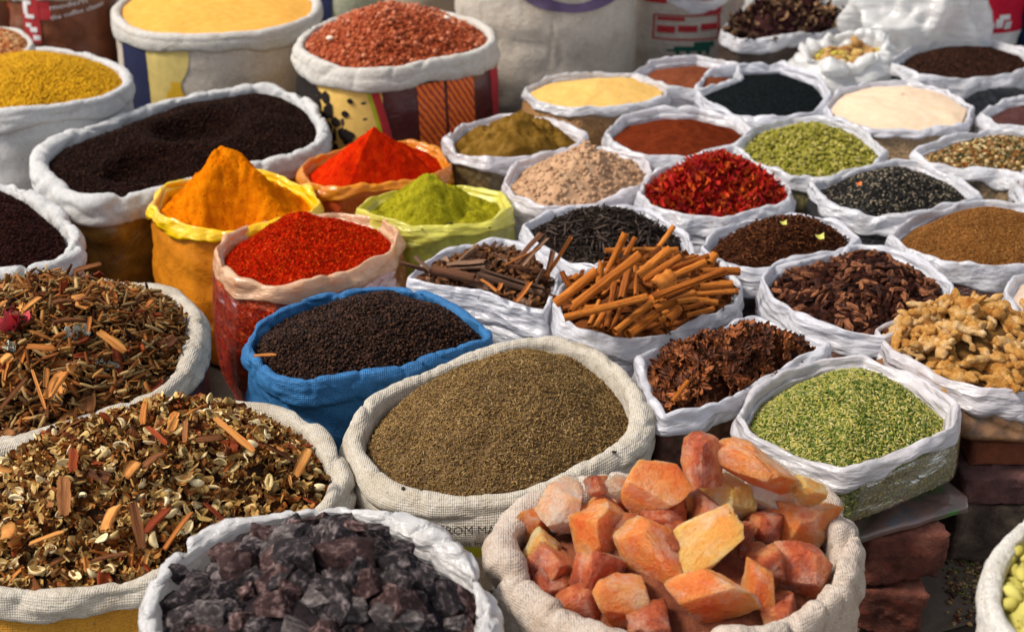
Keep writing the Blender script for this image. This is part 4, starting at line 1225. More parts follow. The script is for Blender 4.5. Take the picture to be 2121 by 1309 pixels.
CINS = [(100, 870, 510, 540, 100, .075, 'thick straight cinnamon stick leaning out over the left rim'),
 (290, 880, 950, 370, 105, .085, 'longest cinnamon stick rising diagonally across the left of the heap'),
 (190, 1010, 1020, 800, 80, .075, 'long split cinnamon stick lying along the front left rim'),
 (940, 590, 1260, 320, 100, .085, 'thick open ended cinnamon stick pointing to the upper right at the top of the heap'),
 (980, 630, 1360, 400, 80, .045, 'cinnamon stick tucked directly under the thick open ended one'),
 (1085, 800, 1810, 530, 80, .08, 'long slender cinnamon stick with a round hollow end across the right half'),
 (700, 1150, 1050, 870, 72, .05, 'short cinnamon stick at the centre of the front rim'),
 (830, 1170, 1100, 970, 112, .04, 'stubby wide cinnamon stick against the centre of the front rim'),
 (1560, 550, 1940, 540, 90, .045, 'square cut cinnamon stick poking out at the far right'),
 (1540, 700, 1870, 670, 82, .045, 'cinnamon stick lying level below the far right one'),
 (1260, 520, 1640, 390, 60, .055, 'slim cinnamon stick at the upper right of the heap'),
 (1290, 590, 1610, 450, 80, .045, 'cinnamon stick just below the slim upper right one'),
 (600, 335, 1325, 325, 56, .05, 'straight cinnamon stick lying level across the back of the heap'),
 (625, 540, 800, 160, 88, .03, 'wide cinnamon stick standing up at the back left'),
 (800, 390, 905, 205, 58, .045, 'round topped cinnamon stick standing beside the wide one'),
 (1140, 300, 1290, 90, 62, .04, 'jagged cinnamon shard standing highest at the back'),
 (535, 660, 565, 450, 70, .03, 'upright cinnamon stick behind the thick left one'),
 (760, 830, 838, 520, 88, .045, 'upright cinnamon stick below the middle of the longest one'),
 (615, 1120, 700, 660, 66, .03, 'dark upright cinnamon stick seen between the front sticks'),
 (905, 790, 900, 500, 50, .035, 'slim upright cinnamon stick at the centre of the heap'),
 (1090, 930, 1490, 770, 88, .04, 'curved cinnamon stick under the long slender one'),
 (1310, 850, 1500, 825, 60, .05, 'small rolled cinnamon stick with its round end facing out'),
 (1500, 830, 1720, 860, 66, .04, 'short cinnamon stick right of the small rolled one'),
 (1225, 1040, 1340, 920, 118, .045, 'short fat cinnamon stick near the front right rim'),
 (1370, 920, 1570, 870, 62, .045, 'short cinnamon stick above the front right rim'),
 (1400, 985, 1680, 920, 62, .04, 'flattened cinnamon stick lying on the front right rim'),
 (1500, 770, 1900, 745, 50, .04, 'thin split cinnamon stick pointing at the right corner'),
 (165, 545, 245, 700, 62, .03, 'short dark cinnamon stick standing at the left corner'),
 (270, 640, 320, 590, 76, .03, 'small cinnamon roll seen end on at the left corner'),
 (655, 1140, 760, 900, 58, .03, 'slanting cinnamon stick behind the front left rim'),
 (1640, 470, 1700, 380, 96, .035, 'short cinnamon stick standing at the upper right'),
 (255, 950, 320, 870, 86, .04, 'cinnamon stub under the thick left stick'),
 (1130, 1045, 1190, 1020, 66, .05, 'tiny cinnamon roll seen end on near the front rim'),
 (1350, 430, 1530, 390, 42, .04, 'pale thin cinnamon stick at the back right'),
 (500, 1120, 620, 900, 66, .02, 'dark cinnamon stick low behind the long split one'),
 (440, 1080, 540, 840, 56, .015, 'dark thin cinnamon stick low on the left'),
 (980, 420, 1080, 400, 66, .035, 'dark hollow cinnamon end between the two thick sticks')]
for k, (x0, y0, x1, y1, w, lf, lb) in enumerate(CINS):
    stick(h, cq[k % 4], kz(x0, y0), kz(x1, y1), w / 4.848 * 1.04, lf, 'cinnamon_stick', lb, 'cinnamon stick', 'cinnamon sticks')
stick(h, cqo, kz(1060, 740), kz(1230, 620), 46, .055, 'cinnamon_stick', 'broad curled piece of cinnamon bark with a dark open mouth', 'cinnamon stick', 'cinnamon sticks')
for o in individuals(h, 'cinnamon_stick', cq, 34, .070, 'cinnamon stick buried low in the heap', 'cinnamon stick', 'buried cinnamon sticks', .35, .1, qmax=.8):
    o.scale = (o.scale[0], o.scale[1] * .19, o.scale[2] * .19)

# ---- black cardamom
b, h = plas('cardamom', 'white plastic bag of wrinkled black cardamom pods', [(1577, 572), (1600, 550), (1680, 530), (1780, 500), (1850, 515), (1920, 545), (1976, 580), (1972, 620), (1930, 655), (1830, 700), (1750, 688), (1660, 655), (1600, 615)],
    (1790, 545), .07, m_clearbody('cardamom_body', [(.04, .02, .015), (.14, .06, .04)], 50), hdrop=.035, drop=.045)
CARD = m_indiv('black_cardamom', [(.018, .006, .005), (.09, .028, .014), (.34, .13, .055)], 3.4, .6, .004, streak=(.3, 1, 1), var=.5)
v0, f0 = ICO3
def pod(seed, open_=False):
    th = np.arctan2(v0[:, 2], v0[:, 1])
    x = v0[:, 0]
    r = 1 + .16 * np.cos(th * 5 + seed + x * 1.5) * (1 - x * x) + .30 * vnoise(x * 1.6 + seed * 3, v0[:, 1] * 1.8, v0[:, 2] * 1.8, seed) - .14 * np.abs(vnoise(x * 3, th * 2.2, seed, seed + 4))
    v = v0 * np.array([1.05, .44, .36]) * r[:, None]
    v[:, 1:] *= (1 - .62 * np.clip((np.abs(x) - .55) / .45, 0, 1))[:, None]
    v[:, 1] += .22 * (seed % 3 - 1) * x ** 2
    v[:, 2] += .12 * np.sin(x * 3 + seed)
    if open_:
        v[:, 2] -= np.where(v0[:, 2] > 0, v0[:, 2] * .75 * np.clip(1 - np.abs(v0[:, 1]) * 1.6, 0, 1) * (1 - x * x), 0)
    return v, f0
pods = [make_mesh('black_cardamom', *pod(k, k % 2 == 1), CARD) for k in range(8)]
grains(h, 'cardamom_bit_bed', 'dark husk bits under the black cardamom pods', 'husk bits', T_CRUMB, .010, m_grain('husk', [(.015, .006, .005), (.06, .02, .012)], .8), 1.0, .8, 1.0, nmax=1500)
individuals(h, 'black_cardamom', pods, 290, .0165, 'wrinkled dark brown black cardamom pod', 'cardamom pod', 'black cardamom pods', .9, .45, .3)

# ---- star anise
b, h = plas('anise', 'white plastic bag of dark red brown star anise', [(1322, 742), (1352, 722), (1420, 702), (1500, 676), (1562, 656), (1640, 684), (1726, 714), (1672, 737), (1590, 770), (1515, 812), (1440, 846), (1372, 868), (1345, 812)],
    (1520, 715), .06, m_clearbody('anise_body', [(.03, .012, .01), (.14, .04, .025)], 60), hdrop=.032, drop=.042)
ANI = m_indiv('star_anise', [(.018, .006, .003), (.11, .030, .010), (.40, .13, .04)], 3.2, .5, .001, var=.45)
def boat(L_=.5, w=.125):
    x = np.array([.04, .16, .30, .42, .5])
    rows = []
    for i, xx in enumerate(x):
        ww = w * [.35, .8, 1, .6, .06][i]; zz = [.0, .05, .04, .06, .12][i]
        rows.append([[xx, -ww, zz + .06], [xx, -ww * .55, zz - .04], [xx, 0, zz - .07], [xx, ww * .55, zz - .04], [xx, ww, zz + .06], [xx, ww * .45, zz + .02], [xx, 0, zz - .01], [xx, -ww * .45, zz + .02]])
    V = np.array(rows).reshape(-1, 3)
    return V, [grid_faces(5, 8)]
def star(seed):
    r = random.Random(seed); parts = []
    for k in range(8):
        if r.random() < .12: continue
        parts.append(xf(boat(), rotz(k * math.pi / 4 + r.uniform(-.12, .12)) @ roty(r.uniform(-.35, .1)) @ rotx(r.uniform(-.5, .5)), s=(r.uniform(.8, 1.1),) * 3))
    parts.append(xf(ICO1, s=(.07, .07, .05)))
    return merge(parts)
stars = [make_mesh('star_anise', *star(k), ANI) for k in range(6)]
grains(h, 'anise_bit_bed', 'broken star anise arms under the whole stars', 'star anise bits', xf(boat(), t=(-.25, 0, 0)), .020, m_grain('anise_bits', [(.03, .010, .006), (.09, .028, .012), (.22, .08, .03)], .5, .4), 1.3, .9, .35, lift=.5, nmax=1500)
individuals(h, 'star_anise', stars, 215, .043, 'eight armed dark brown star anise', 'star anise', 'star anise', .32, .34, .18, face=.55)
p = h.hit(1405, 820)
stick(h, cq[1], (1392, 832), (1425, 790), 11, .03, 'cinnamon_stick', 'short thin twig lying on the star anise near its front corner', 'twig')
p = h.hit(1492, 690)
if p is not None: place('star_anise', stars[0], p + np.array([0, 0, .035]), rotx(.9) @ rotz(.3), .034, 'star anise standing upright with a stem at the top of the heap', 'star anise')

# ---- ginger
b, h = plas('ginger', 'white plastic bag heaped with knobbly dried ginger roots', [(1812, 675), (1850, 660), (1930, 640), (2040, 632), (2150, 650), (2240, 720), (2210, 785), (2120, 805), (2030, 806), (1940, 778), (1850, 725)],
    (2010, 650), .08, m_clearbody('ginger_body', [(.05, .02, .01), (.20, .09, .03), (.30, .15, .05)], 34), hdrop=.03, drop=.05, film=FILM_PK, z0=.262)
GIN = m_indiv('dried_ginger', [(.34, .11, .012), (.60, .31, .08), (.80, .58, .32)], 4.5, .8, .010, var=.25, bscale=7)
def ginger(seed):
    r = random.Random(seed); parts = []
    bnd = r.uniform(-.2, .2)
    k = 22
    x = np.linspace(-.5, .5, k)
    rad = .100 + .035 * np.sin(x * 8 + seed) + .018 * np.cos(x * 19 + seed)
    rad = rad * np.sqrt(np.clip(1 - (2 * x) ** 6, .12, 1)) * (1.15 - .5 * (x + .5) * r.random())
    parts.append(tube_t(np.stack([x, bnd * 3 * x * x, 0 * x], -1), rad, 16))
    for j in range(r.choice([1, 2, 2])):
        a = r.uniform(.5, 1.2) * r.choice([-1, 1]); x0 = r.uniform(-.25, .3); ln = r.uniform(.28, .46)
        t = np.linspace(0, 1, 7)
        pth = np.stack([x0 + math.cos(a) * ln * t, bnd * 3 * x0 ** 2 + math.sin(a) * ln * t, .05 * t * r.choice([-1, 1, 2])], -1)
        parts.append(tube_t(pth, (.078 - .018 * t + .015 * np.sin(t * 9)) * np.sqrt(np.clip(1 - t ** 5 * .8, .1, 1)), 10))
    V, F = merge(parts)
    V = V + .030 * np.stack([fbm(V[:, 0] * 8, V[:, 1] * 8 + seed, V[:, 2] * 9 + 7 * k_, 3, seed + k_) for k_ in range(3)], -1)
    return V, F
gms = [make_mesh('ginger_root', *ginger(k), GIN) for k in range(8)]
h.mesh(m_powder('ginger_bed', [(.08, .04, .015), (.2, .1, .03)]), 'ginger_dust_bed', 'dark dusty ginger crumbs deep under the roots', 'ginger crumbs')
individuals(h, 'ginger_root', gms, 118, .080, 'knobbly tan dried ginger root in the heap', 'ginger root', 'dried ginger roots', .7, .12, .25, qmax=.98)
GR = [(1925, 668, .08, 'branching ginger root lying at the upper left of the heap'), (1985, 640, .075, 'smooth knobbed ginger root at the very top of the heap'), (1880, 700, .07, 'rounded ginger root over the left rim'),
 (1990, 705, .085, 'pale arched ginger root in the middle of the heap'), (1945, 745, .075, 'two fingered ginger root near the left front'), (2040, 765, .08, 'long curved ginger root by the front rim'),
 (2085, 745, .085, 'thick ginger root standing near the right edge'), (2060, 655, .05, 'small round ginger knob high on the right'), (1880, 755, .06, 'short ginger root low against the left rim')]
for k, (u, v, s_, lb) in enumerate(GR):
    p = h.hit(u, v)
    if p is not None: place('ginger_root', gms[k % 8], p + np.array([0, 0, .022]), rotz(k * 1.9) @ rotx(.3 * (k % 3 - 1)), s_, lb, 'ginger root', 'dried ginger roots')

# ---- fennel on its stack
FEN_COL = [(.05, .10, .015), (.17, .22, .04), (.38, .35, .08), (.50, .42, .12), (.08, .15, .03), (.62, .54, .24), (.14, .20, .035)]
FENB = m_clearbody('fennel_body', [(.06, .09, .015), (.18, .21, .05), (.32, .32, .10)], 230, (1, 1, .55))
b, h = plas('fennel', 'clear plastic bag with a white folded rim full of bright green fennel seed', [(1528, 862), (1560, 806), (1620, 770), (1695, 738), (1790, 730), (1895, 770), (1986, 842), (1978, 885), (1880, 925), (1770, 968), (1750, 972), (1645, 935), (1545, 890)],
    (1780, 785), .065, FENB, hdrop=.034, drop=.038, film=FILM_PK, z0=.242, bulge=.004, wr=.75)
FEN = m_grain('fennel_seed', FEN_COL, .6, .35, tint=.2)
grains(h, 'fennel_heap', 'bright green and yellow fennel seed heaped in the clear bag', 'fennel seed', seed_t(5, .08, .17), .0092, FEN, 3.0, .5, .34, base_mat=m_powder('fennel_bed', [(.06, .09, .015), (.12, .15, .03)]), nmax=20000)
body_layer(b, 'seed_layer', seed_t(5, .08, .17), .0095, FEN, 1.0)
clear_skin(b)

# ================================================================== HERB MIX SACKS
CHIP_O = m_indiv('chip_orange', [(.20, .055, .010), (.44, .15, .03), (.66, .30, .08)], 3, .7, .0015, streak=(.2, 1, 1), var=.5)
CHIP_B = m_indiv('chip_brown', [(.06, .020, .008), (.20, .070, .022), (.38, .16, .055)], 3, .75, .002, streak=(.2, 1, 1), var=.5)
CHIP_R = m_indiv('chip_red', [(.13, .018, .006), (.32, .06, .012)], 3, .7, .0015, streak=(.2, 1, 1))
HUSK = m_indiv('husk_pale', [(.36, .23, .07), (.68, .50, .22), (.84, .70, .42)], 2.4, .6, .001, streak=(.3, 1, 1), var=.6)
def chip_t(seed, thick=.05, curl=.25):
    r = np.random.default_rng(seed)
    k, m_ = 7, 4
    x = np.linspace(-.5, .5, k); wv = .5 * np.array([.72, .92, 1, 1, .95, .9, .66]) * r.uniform(.8, 1.1, k)
    top = []
    for i in range(k):
        for j in range(m_):
            yy = (j / (m_ - 1) * 2 - 1) * wv[i] + r.uniform(-.05, .05)
            top.append([x[i] + r.uniform(-.03, .03), yy, curl * (yy * yy * 2 - x[i] ** 2 * 1.4 * r.uniform(.8, 1.2))])
    T = np.array(top); B = T.copy(); B[:, 2] -= thick * 4
    F = grid_faces(k, m_, False); M_ = len(T); e = []
    for i in range(k - 1):
        for a in (0, m_ - 1): e.append([i * m_ + a, (i + 1) * m_ + a, M_ + (i + 1) * m_ + a, M_ + i * m_ + a])
    for j in range(m_ - 1):
        for a in (0, (k - 1) * m_): e.append([a + j, a + j + 1, M_ + a + j + 1, M_ + a + j])
    return np.vstack([T, B]), [F, F[:, ::-1] + M_, np.array(e)]
def shell_t(seed):
    """open seed husk: half pod with thickness"""
    r = np.random.default_rng(seed)
    k, m_ = 8, 7
    t = np.linspace(0, 1, k); a = np.linspace(-1.9, 1.9, m_)
    V = []
    for s_, off in ((1, 0), (.80, .02)):
        for i in range(k):
            w = .30 * math.sin(math.pi * min(1, t[i] * .96 + .02)) ** .65 * s_
            for j in range(m_):
                V.append([(t[i] - .5) * (1 if s_ == 1 else .92), w * math.sin(a[j]), -w * .8 * math.cos(a[j]) + off + .16 * (2 * t[i] - 1) ** 2 + r.uniform(-.012, .012)])
    V = np.array(V); M_ = k * m_; F = grid_faces(k, m_, False); e = []
    for i in range(k - 1):
        for b_ in (0, m_ - 1): e.append([i * m_ + b_, (i + 1) * m_ + b_, M_ + (i + 1) * m_ + b_, M_ + i * m_ + b_])
    return V, [F, F[:, ::-1] + M_, np.array(e)]
chips = [make_mesh('bark_chip', *chip_t(k), (CHIP_O, CHIP_B, CHIP_R, CHIP_O)[k % 4]) for k in range(8)]
def almond(seed):
    v, f = ICO3
    x = v[:, 0]
    w = v * np.array([.5, .27, .08])
    w[:, 1] *= 1 - .25 * np.clip(x, 0, 1) + .12 * vnoise(x * 2 + seed, v[:, 1], 0, seed)
    w[:, 2] += .10 * (4 * w[:, 0] ** 2) * (1 if seed % 2 else -.4) + .03 * vnoise(v[:, 0] * 3, v[:, 1] * 3, seed, seed)
    if seed % 3: w[:, 2] -= np.where(v[:, 2] > 0, .13 * np.exp(-(v[:, 1] / .22) ** 2) * (1 - x * x), 0)
    return w, f
shells = [make_mesh('seed_husk', *(shell_t(k) if k % 2 == 0 else almond(k)), HUSK) for k in range(6)]
SHRED = m_grain('herb_shred', [(.03, .010, .006), (.20, .07, .02), (.40, .17, .05), (.05, .018, .009), (.52, .36, .16), (.10, .04, .014), (.46, .26, .09), (.02, .009, .006)], .75)
SHRED2 = m_grain('herb_shred_pale', [(.05, .018, .008), (.30, .11, .025), (.56, .36, .12), (.12, .04, .012), (.66, .47, .20), (.26, .085, .02), (.03, .012, .006)], .75)
BEDM = m_powder('herb_bed', [(.025, .012, .008), (.06, .03, .015)])
# upper left
b = Bag('potpourri', 'spice_sack', 'cream woven sack of dark bark and dried herb mix at the left edge', 'sack',
        [(-190, 800), (-150, 660), (-40, 600), (100, 578), (240, 582), (340, 592), (390, 632), (402, 690), (372, 762), (296, 822), (160, 868), (10, 905), (-110, 900)],
        .37, 'cloth', CL_CREAM, BODY_BROWN, r=.026, drop=.050, depth=.045, bulge=.0, wr=1.2)
h = Heap(b, (110, 620), .13, .035, 1.7, 1.0, amp=.016, fr=12)
grains(h, 'herb_mix_heap', 'dark shredded bark and herb bits filling the sack at the left edge', 'herb mix', xf(T_CHIP, s=(1, .45, .5)), .026, SHRED, 2.6, .7, .16, lift=.7, var=.6, base_mat=BEDM, nmax=7000)
for o in individuals(h, 'bark_chip', chips, 235, .050, 'curled strip of bark scattered in the dark herb mix', 'bark chip', 'bark strips in the dark mix', .55, .28, .45):
    o.scale = (o.scale[0], o.scale[1] * random.uniform(.22, .45), o.scale[2] * .35)
def qp(x, y): return (x / 3.637, 540 + y / 3.637)
PIN = m_indiv('petal_pink', [(.45, .03, .05), (.65, .12, .12)], 3, .6, .002)
LIC = m_indiv('lichen', [(.20, .22, .18), (.72, .70, .58)], 8, .9, .002, var=.1)
ROOT = m_indiv('root_tan', [(.30, .18, .08), (.56, .38, .18), (.68, .48, .25)], 3.5, .75, .002)
lc = merge([xf(flake_t(.8, k), rotx(random.uniform(-2, 2)) @ rotz(random.uniform(0, 6)), s=(.3,) * 3, t=(random.uniform(-.5, .5), random.uniform(-.25, .25), random.uniform(-.1, .2))) for k in range(46)])
lich = make_mesh('lichen_tuft', *lc, LIC)
fl = merge([xf(flake_t(1.0, k), rotz(k * .9) @ rotx(.7), s=(.8, .9, .8), t=(.15 * math.cos(k), .15 * math.sin(k), .05 * k)) for k in range(7)])
flower = make_mesh('dried_flower', *fl, PIN)
rts = [make_mesh('root_piece', *ginger(k + 20), ROOT) for k in range(3)]
for (x, y, kind, s_, lb) in [(110, 570, 'f', .048, 'crumpled pink dried flower near the left edge'),
    (570, 600, 'l', .050, 'largest grey green lichen tuft at the middle of the dark herb mix'), (90, 690, 'l', .028, 'lichen tuft below the pink flower'), (800, 370, 'l', .026, 'lichen tuft under the knobbly root at the right'),
    (740, 800, 'l', .020, 'small white lichen tuft near the front rim'), (930, 770, 'l', .020, 'lichen tuft touching the front right rim'), (100, 145, 'l', .03, 'pale lichen tuft at the back left'), (850, 830, 'l', .024, 'lichen tuft just left of the rim'), (430, 1090, 'l', .03, 'lichen tuft at the front rim'),
    (850, 285, 'r', .052, 'large knobbly tan root near the back right'), (605, 800, 'r', .050, 'tan root standing upright in the middle of the mix'), (645, 930, 'r', .030, 'small tan root touching the upright one'), (935, 520, 'r', .030, 'pale stubby root on the right'), (970, 590, 'r', .034, 'pale root beside the stubby one'),
    (1230, 350, 'r', .034, 'slim tan root at the right edge of the mix'), (345, 260, 'r', .026, 'small brown knob at the back centre')]:
    p = h.hit(*qp(x, y))
    if p is None: continue
    me = {'f': flower, 'l': lich, 'r': rts[int(x) % 3]}[kind]
    nm = {'f': 'dried_flower', 'l': 'lichen_tuft', 'r': 'root_piece'}[kind]
    place(nm, me, p + np.array([0, -.004, .012]), rotz(x * .37) @ rotx(.4), s_, lb, {'f': 'dried flower', 'l': 'lichen', 'r': 'root'}[kind])
for (x0, y0, x1, y1, w, ci, lf, lb) in [
    (90, 190, 450, 50, 16, 0, .03, 'long orange bark strip lying along the back of the dark mix'), (0, 240, 235, 205, 14, 0, .03, 'flat orange bark strip at the back left'),
    (550, 75, 760, 20, 12, 1, .03, 'brown twig sticking out at the back'), (0, 350, 170, 420, 12, 1, .03, 'brown bark strip at the left edge'),
    (170, 370, 300, 270, 14, 0, .03, 'bright orange bark strip in the upper middle'), (820, 375, 1060, 410, 10, 0, .03, 'thin orange strip pointing right'),
    (740, 530, 940, 680, 18, 0, .035, 'bent orange bark strip right of the centre'), (200, 640, 410, 660, 18, 0, .035, 'folded orange bark strip left of the large lichen'),
    (240, 820, 340, 1110, 7, 0, .035, 'thin upright orange splinter near the front'), (0, 1110, 200, 880, 10, 1, .03, 'pale brown twig at the lower left'),
    (350, 1020, 480, 830, 30, 0, .03, 'broad reddish orange bark flake near the front'), (345, 950, 355, 810, 12, 0, .035, 'small upright orange chip beside the broad flake'),
    (940, 250, 1190, 480, 14, 1, .03, 'long brown twig at the upper right'), (400, 450, 650, 440, 26, 1, .03, 'dark curled bark piece at the centre'), (0, 760, 80, 700, 24, 0, .03, 'orange chip cut by the left edge'), (665, 530, 680, 420, 9, 0, .035, 'short upright orange splinter at the centre'),
    (390, 310, 540, 290, 22, 1, .03, 'brown bark block at the upper middle'), (1080, 370, 1150, 290, 14, 0, .03, 'orange chip at the upper right by the twig')]:
    stick(h, chips[0 if ci == 0 else 1], qp(x0, y0), qp(x1, y1), w, lf, 'bark_chip', lb, 'bark chip', None, roll=random.uniform(-.6, .6))

# lower left
CL_YEL = m_cloth('woven_yellow', (.56, .27, .03), (.40, .16, .03), amt=.4)
b = Bag('herbs', 'spice_sack', 'large cream woven sack with a yellow lower body full of pale husks and bark', 'sack',
        [(-200, 1090), (-130, 985), (-10, 925), (120, 893), (260, 858), (400, 836), (530, 836), (628, 866), (684, 930), (700, 990), (664, 1050), (590, 1090), (450, 1135), (300, 1192), (150, 1215), (0, 1212), (-120, 1180)],
        .37, 'cloth', CL_CREAM, CL_YEL, r=.026, drop=.046, depth=.045, bulge=.0, wr=1.0,
        body_ctrl=[(.004, -.018), (.010, -.045), (.024, -.085), (.03, -.15), (.015, -.25), (.0, -.37)])
h = Heap(b, (350, 850), .12, .035, 1.7, 1.05, amp=.010, fr=10)
grains(h, 'husk_mix_heap', 'pale seed husks and brown bark bits filling the large cream sack', 'herb mix', merge([xf(T_FLAKE[0], s=(1, .8, 1.5)), xf(T_CHIP, rotz(.7), s=(.8, .4, .4), t=(.1, .2, .1))]), .0155, SHRED2, 2.0, .8, .45, lift=.5, var=.5, base_mat=BEDM, nmax=5200)
individuals(h, 'seed_husk', shells, 298, .023, 'pale cream open seed husk lying on the herb mix', 'seed husk', 'pale open husks', .9, .5, .22)
for o in individuals(h, 'husk_bark_chip', chips, 170, .036, 'small brown bark chip lying among the pale husks', 'wood chip', 'bark chips among the husks', .55, .28, .4):  # bark chips again, same meshes as in the dark mix
    o.scale = (o.scale[0], o.scale[1] * random.uniform(.22, .5), o.scale[2] * .35)
def hp2(x, y): return (x / 2.001, 800 + y / 2.001)
for (x0, y0, x1, y1, w, ci, lf, lb) in [
    (600, 65, 590, 155, 17, 0, .03, 'upright orange bark chip at the top of the husk heap'), (890, 130, 1050, 265, 15, 0, .03, 'long orange bark strip sloping down at the upper right of the husk heap'),
    (305, 255, 300, 350, 18, 2, .03, 'dark red bark block in the left of the husk heap'), (265, 370, 265, 530, 26, 1, .03, 'thick rough brown twig standing in the left of the husk heap'),
    (430, 590, 480, 490, 36, 0, .03, 'broad orange brown wood chip below the centre of the husk heap'), (550, 480, 590, 670, 20, 1, .03, 'knotted brown twig near the front of the husk heap'),
    (680, 670, 790, 520, 18, 0, .035, 'long orange splinter near the front of the husk heap'), (520, 370, 570, 310, 24, 0, .03, 'orange curled flake at the centre of the husk heap'),
    (810, 220, 920, 210, 18, 1, .03, 'rolled brown bark piece at the upper centre of the husk heap'), (1225, 370, 1280, 260, 22, 0, .03, 'orange brown wood strip at the right edge of the husk heap'),
    (590, 330, 680, 270, 30, 1, .03, 'dark rough bark piece right of the centre of the husk heap'), (850, 480, 940, 570, 16, 2, .03, 'dark red strip near the front right of the husk heap'),
    (770, 140, 765, 230, 12, 1, .03, 'grey brown twig piece at the upper middle of the husk heap'), (600, 600, 700, 500, 22, 2, .03, 'red brown leaf shaped flake near the front of the husk heap'),
    (0, 610, 60, 590, 34, 0, .03, 'orange bark flake cut by the left edge in the husk heap'), (120, 650, 260, 600, 14, 0, .03, 'orange strip at the lower left of the husk heap'),
    (380, 720, 520, 690, 16, 1, .03, 'brown twig near the front rim of the husk heap'), (240, 220, 335, 155, 8, 1, .03, 'thin twig poking out at the back left of the husk heap'), (1100, 240, 1240, 320, 9, 1, .03, 'thin curved twig at the right of the husk heap'),
    (610, 165, 690, 240, 12, 2, .03, 'reddish strip below the upright orange chip')]:
    stick(h, chips[{0: 0, 1: 1, 2: 2}[ci]], hp2(x0, y0), hp2(x1, y1), w, lf, 'bark_chip', lb, 'bark chip', None, roll=random.uniform(-.6, .6))

# ================================================================== ROCKS
def rock(seed, cuts=16, dmin=.50, dmax=.86, rough=.03, ico_=None, fr=2.2, flat=None):
    r = np.random.default_rng(seed)
    v, f = ico_ or ICO4
    v = v.copy()
    A_ = np.linalg.qr(r.normal(size=(3, 3)) * .55 + np.eye(3) * 1.2)[0]
    ns = [(A_[:, k % 3] * (1 if k < 3 else -1) + r.normal(size=3) * .24, r.uniform(.44, .64)) for k in range(6)] + [(r.normal(size=3), r.uniform(dmin, dmax)) for _ in range(cuts)]
    for n, d in ns:
        n = n / np.linalg.norm(n)
        t = v @ n - d
        v = v - n * np.maximum(t, 0)[:, None]
    e = v.max(0) - v.min(0)
    v = (v - (v.max(0) + v.min(0)) / 2) / e * 2
    nv_ = v / np.linalg.norm(v, axis=1)[:, None]
    nz = fbm(v[:, 0] * fr + seed, v[:, 1] * fr, v[:, 2] * fr, 5, seed)
    rg = -np.abs(vnoise(v[:, 0] * 5 + seed, v[:, 1] * 5, v[:, 2] * 5, seed + 3))
    v = v + nv_ * (rough * nz + rough * .6 * rg)[:, None]
    return v * .5, f
CAMR = np.stack([[1, 0, 0], [0, CP, -SP], [0, SP, CP]], -1)      # right, away, up as columns
def put_rock(heap, name, seed, u, v, w, hgt, mat, label, cat, group=None, ang=0.0, sink=.22, dep=.85, **kw):
    p = heap.hit(u, v + hgt * sink)
    if p is None: p = heap.hit(u, v + hgt * .45)
    if p is None: p = PY(u, v, heap.pk[1])
    c = PY(u, v, p[1] + .004)
    dist = np.linalg.norm(c - np.array([0, 0, CZ]))
    W_, H_ = w / FPX * dist, hgt / FPX * dist
    a = math.radians(ang)
    me = make_mesh(name, *rock(seed, **kw), mat)
    # size given in the tilted frame of the rock itself
    R = CAMR @ np.array([[math.cos(a), 0, -math.sin(a)], [0, 1, 0], [math.sin(a), 0, math.cos(a)]])
    return place(name, me, c, R, (W_ * 1.07, (W_ + H_) / 2 * dep, H_ * 1.07), label, cat, group)
def m_salt(name, cols, sss=.55, rad=(1.0, .50, .28), vein=(.86, .62, .50), va=.75):
    m, nt, b = new_mat(name)
    v = coord(nt)
    oi = N(nt, 'ShaderNodeObjectInfo')
    ad = N(nt, 'ShaderNodeVectorMath'); ad.operation = 'ADD'
    mu = N(nt, 'ShaderNodeMath'); mu.operation = 'MULTIPLY'; mu.inputs[1].default_value = 31.0
    L(nt, oi.outputs['Random'], mu.inputs[0]); L(nt, v, ad.inputs[0]); L(nt, mu.outputs[0], ad.inputs[1])
    n1 = noise(nt, ad.outputs[0], 1.5, 5, .6, .1)
    k = len(cols)
    c = ramp(nt, n1, [(.32 + .36 * i / (k - 1), cols[i]) for i in range(k)])
    n2 = noise(nt, ad.outputs[0], 2.2, 6, .68, .25)
    f = ramp(nt, n2, [(.50, (0, 0, 0)), (.68, (va, va, va)), (.80, (.3, .3, .3))])
    c = mixc(nt, f, c, vein)
    n3 = noise(nt, ad.outputs[0], 16, 4, .7)
    f3 = ramp(nt, n3, [(.62, (0, 0, 0)), (.75, (.35, .35, .35))])
    c = mixc(nt, f3, c, vein)
    L(nt, c, b.inputs['Base Color'])
    b.inputs['Roughness'].default_value = .42
    b.inputs['Specular IOR Level'].default_value = .5
    b.inputs['Subsurface Weight'].default_value = sss
    b.inputs['Subsurface Radius'].default_value = rad
    b.inputs['Subsurface Scale'].default_value = .05
    nb = bump(nt, None, noise(nt, ad.outputs[0], 5, 6, .7, .2), .018)
    bump(nt, b, noise(nt, ad.outputs[0], 18, 4, .7), .007, 1, nb)
    return m
SALT_Y = m_salt('salt_yellow', [(1.0, .30, .04), (1.0, .44, .09), (1.0, .60, .24)], vein=(1.0, .78, .62), sss=.6, va=.5)
SALT_O = m_salt('salt_orange', [(.92, .14, .02), (1.0, .26, .05), (1.0, .42, .15)], sss=.55, vein=(1.0, .68, .54), va=.5)
SALT_P = m_salt('salt_pink', [(1.0, .38, .17), (1.0, .52, .32), (1.0, .68, .52)], vein=(1.0, .84, .76), sss=.55)
SALT_D = m_salt('salt_dark', [(.22, .030, .010), (.60, .11, .03), (.95, .34, .12)], sss=.4, vein=(.95, .60, .46), va=.5)
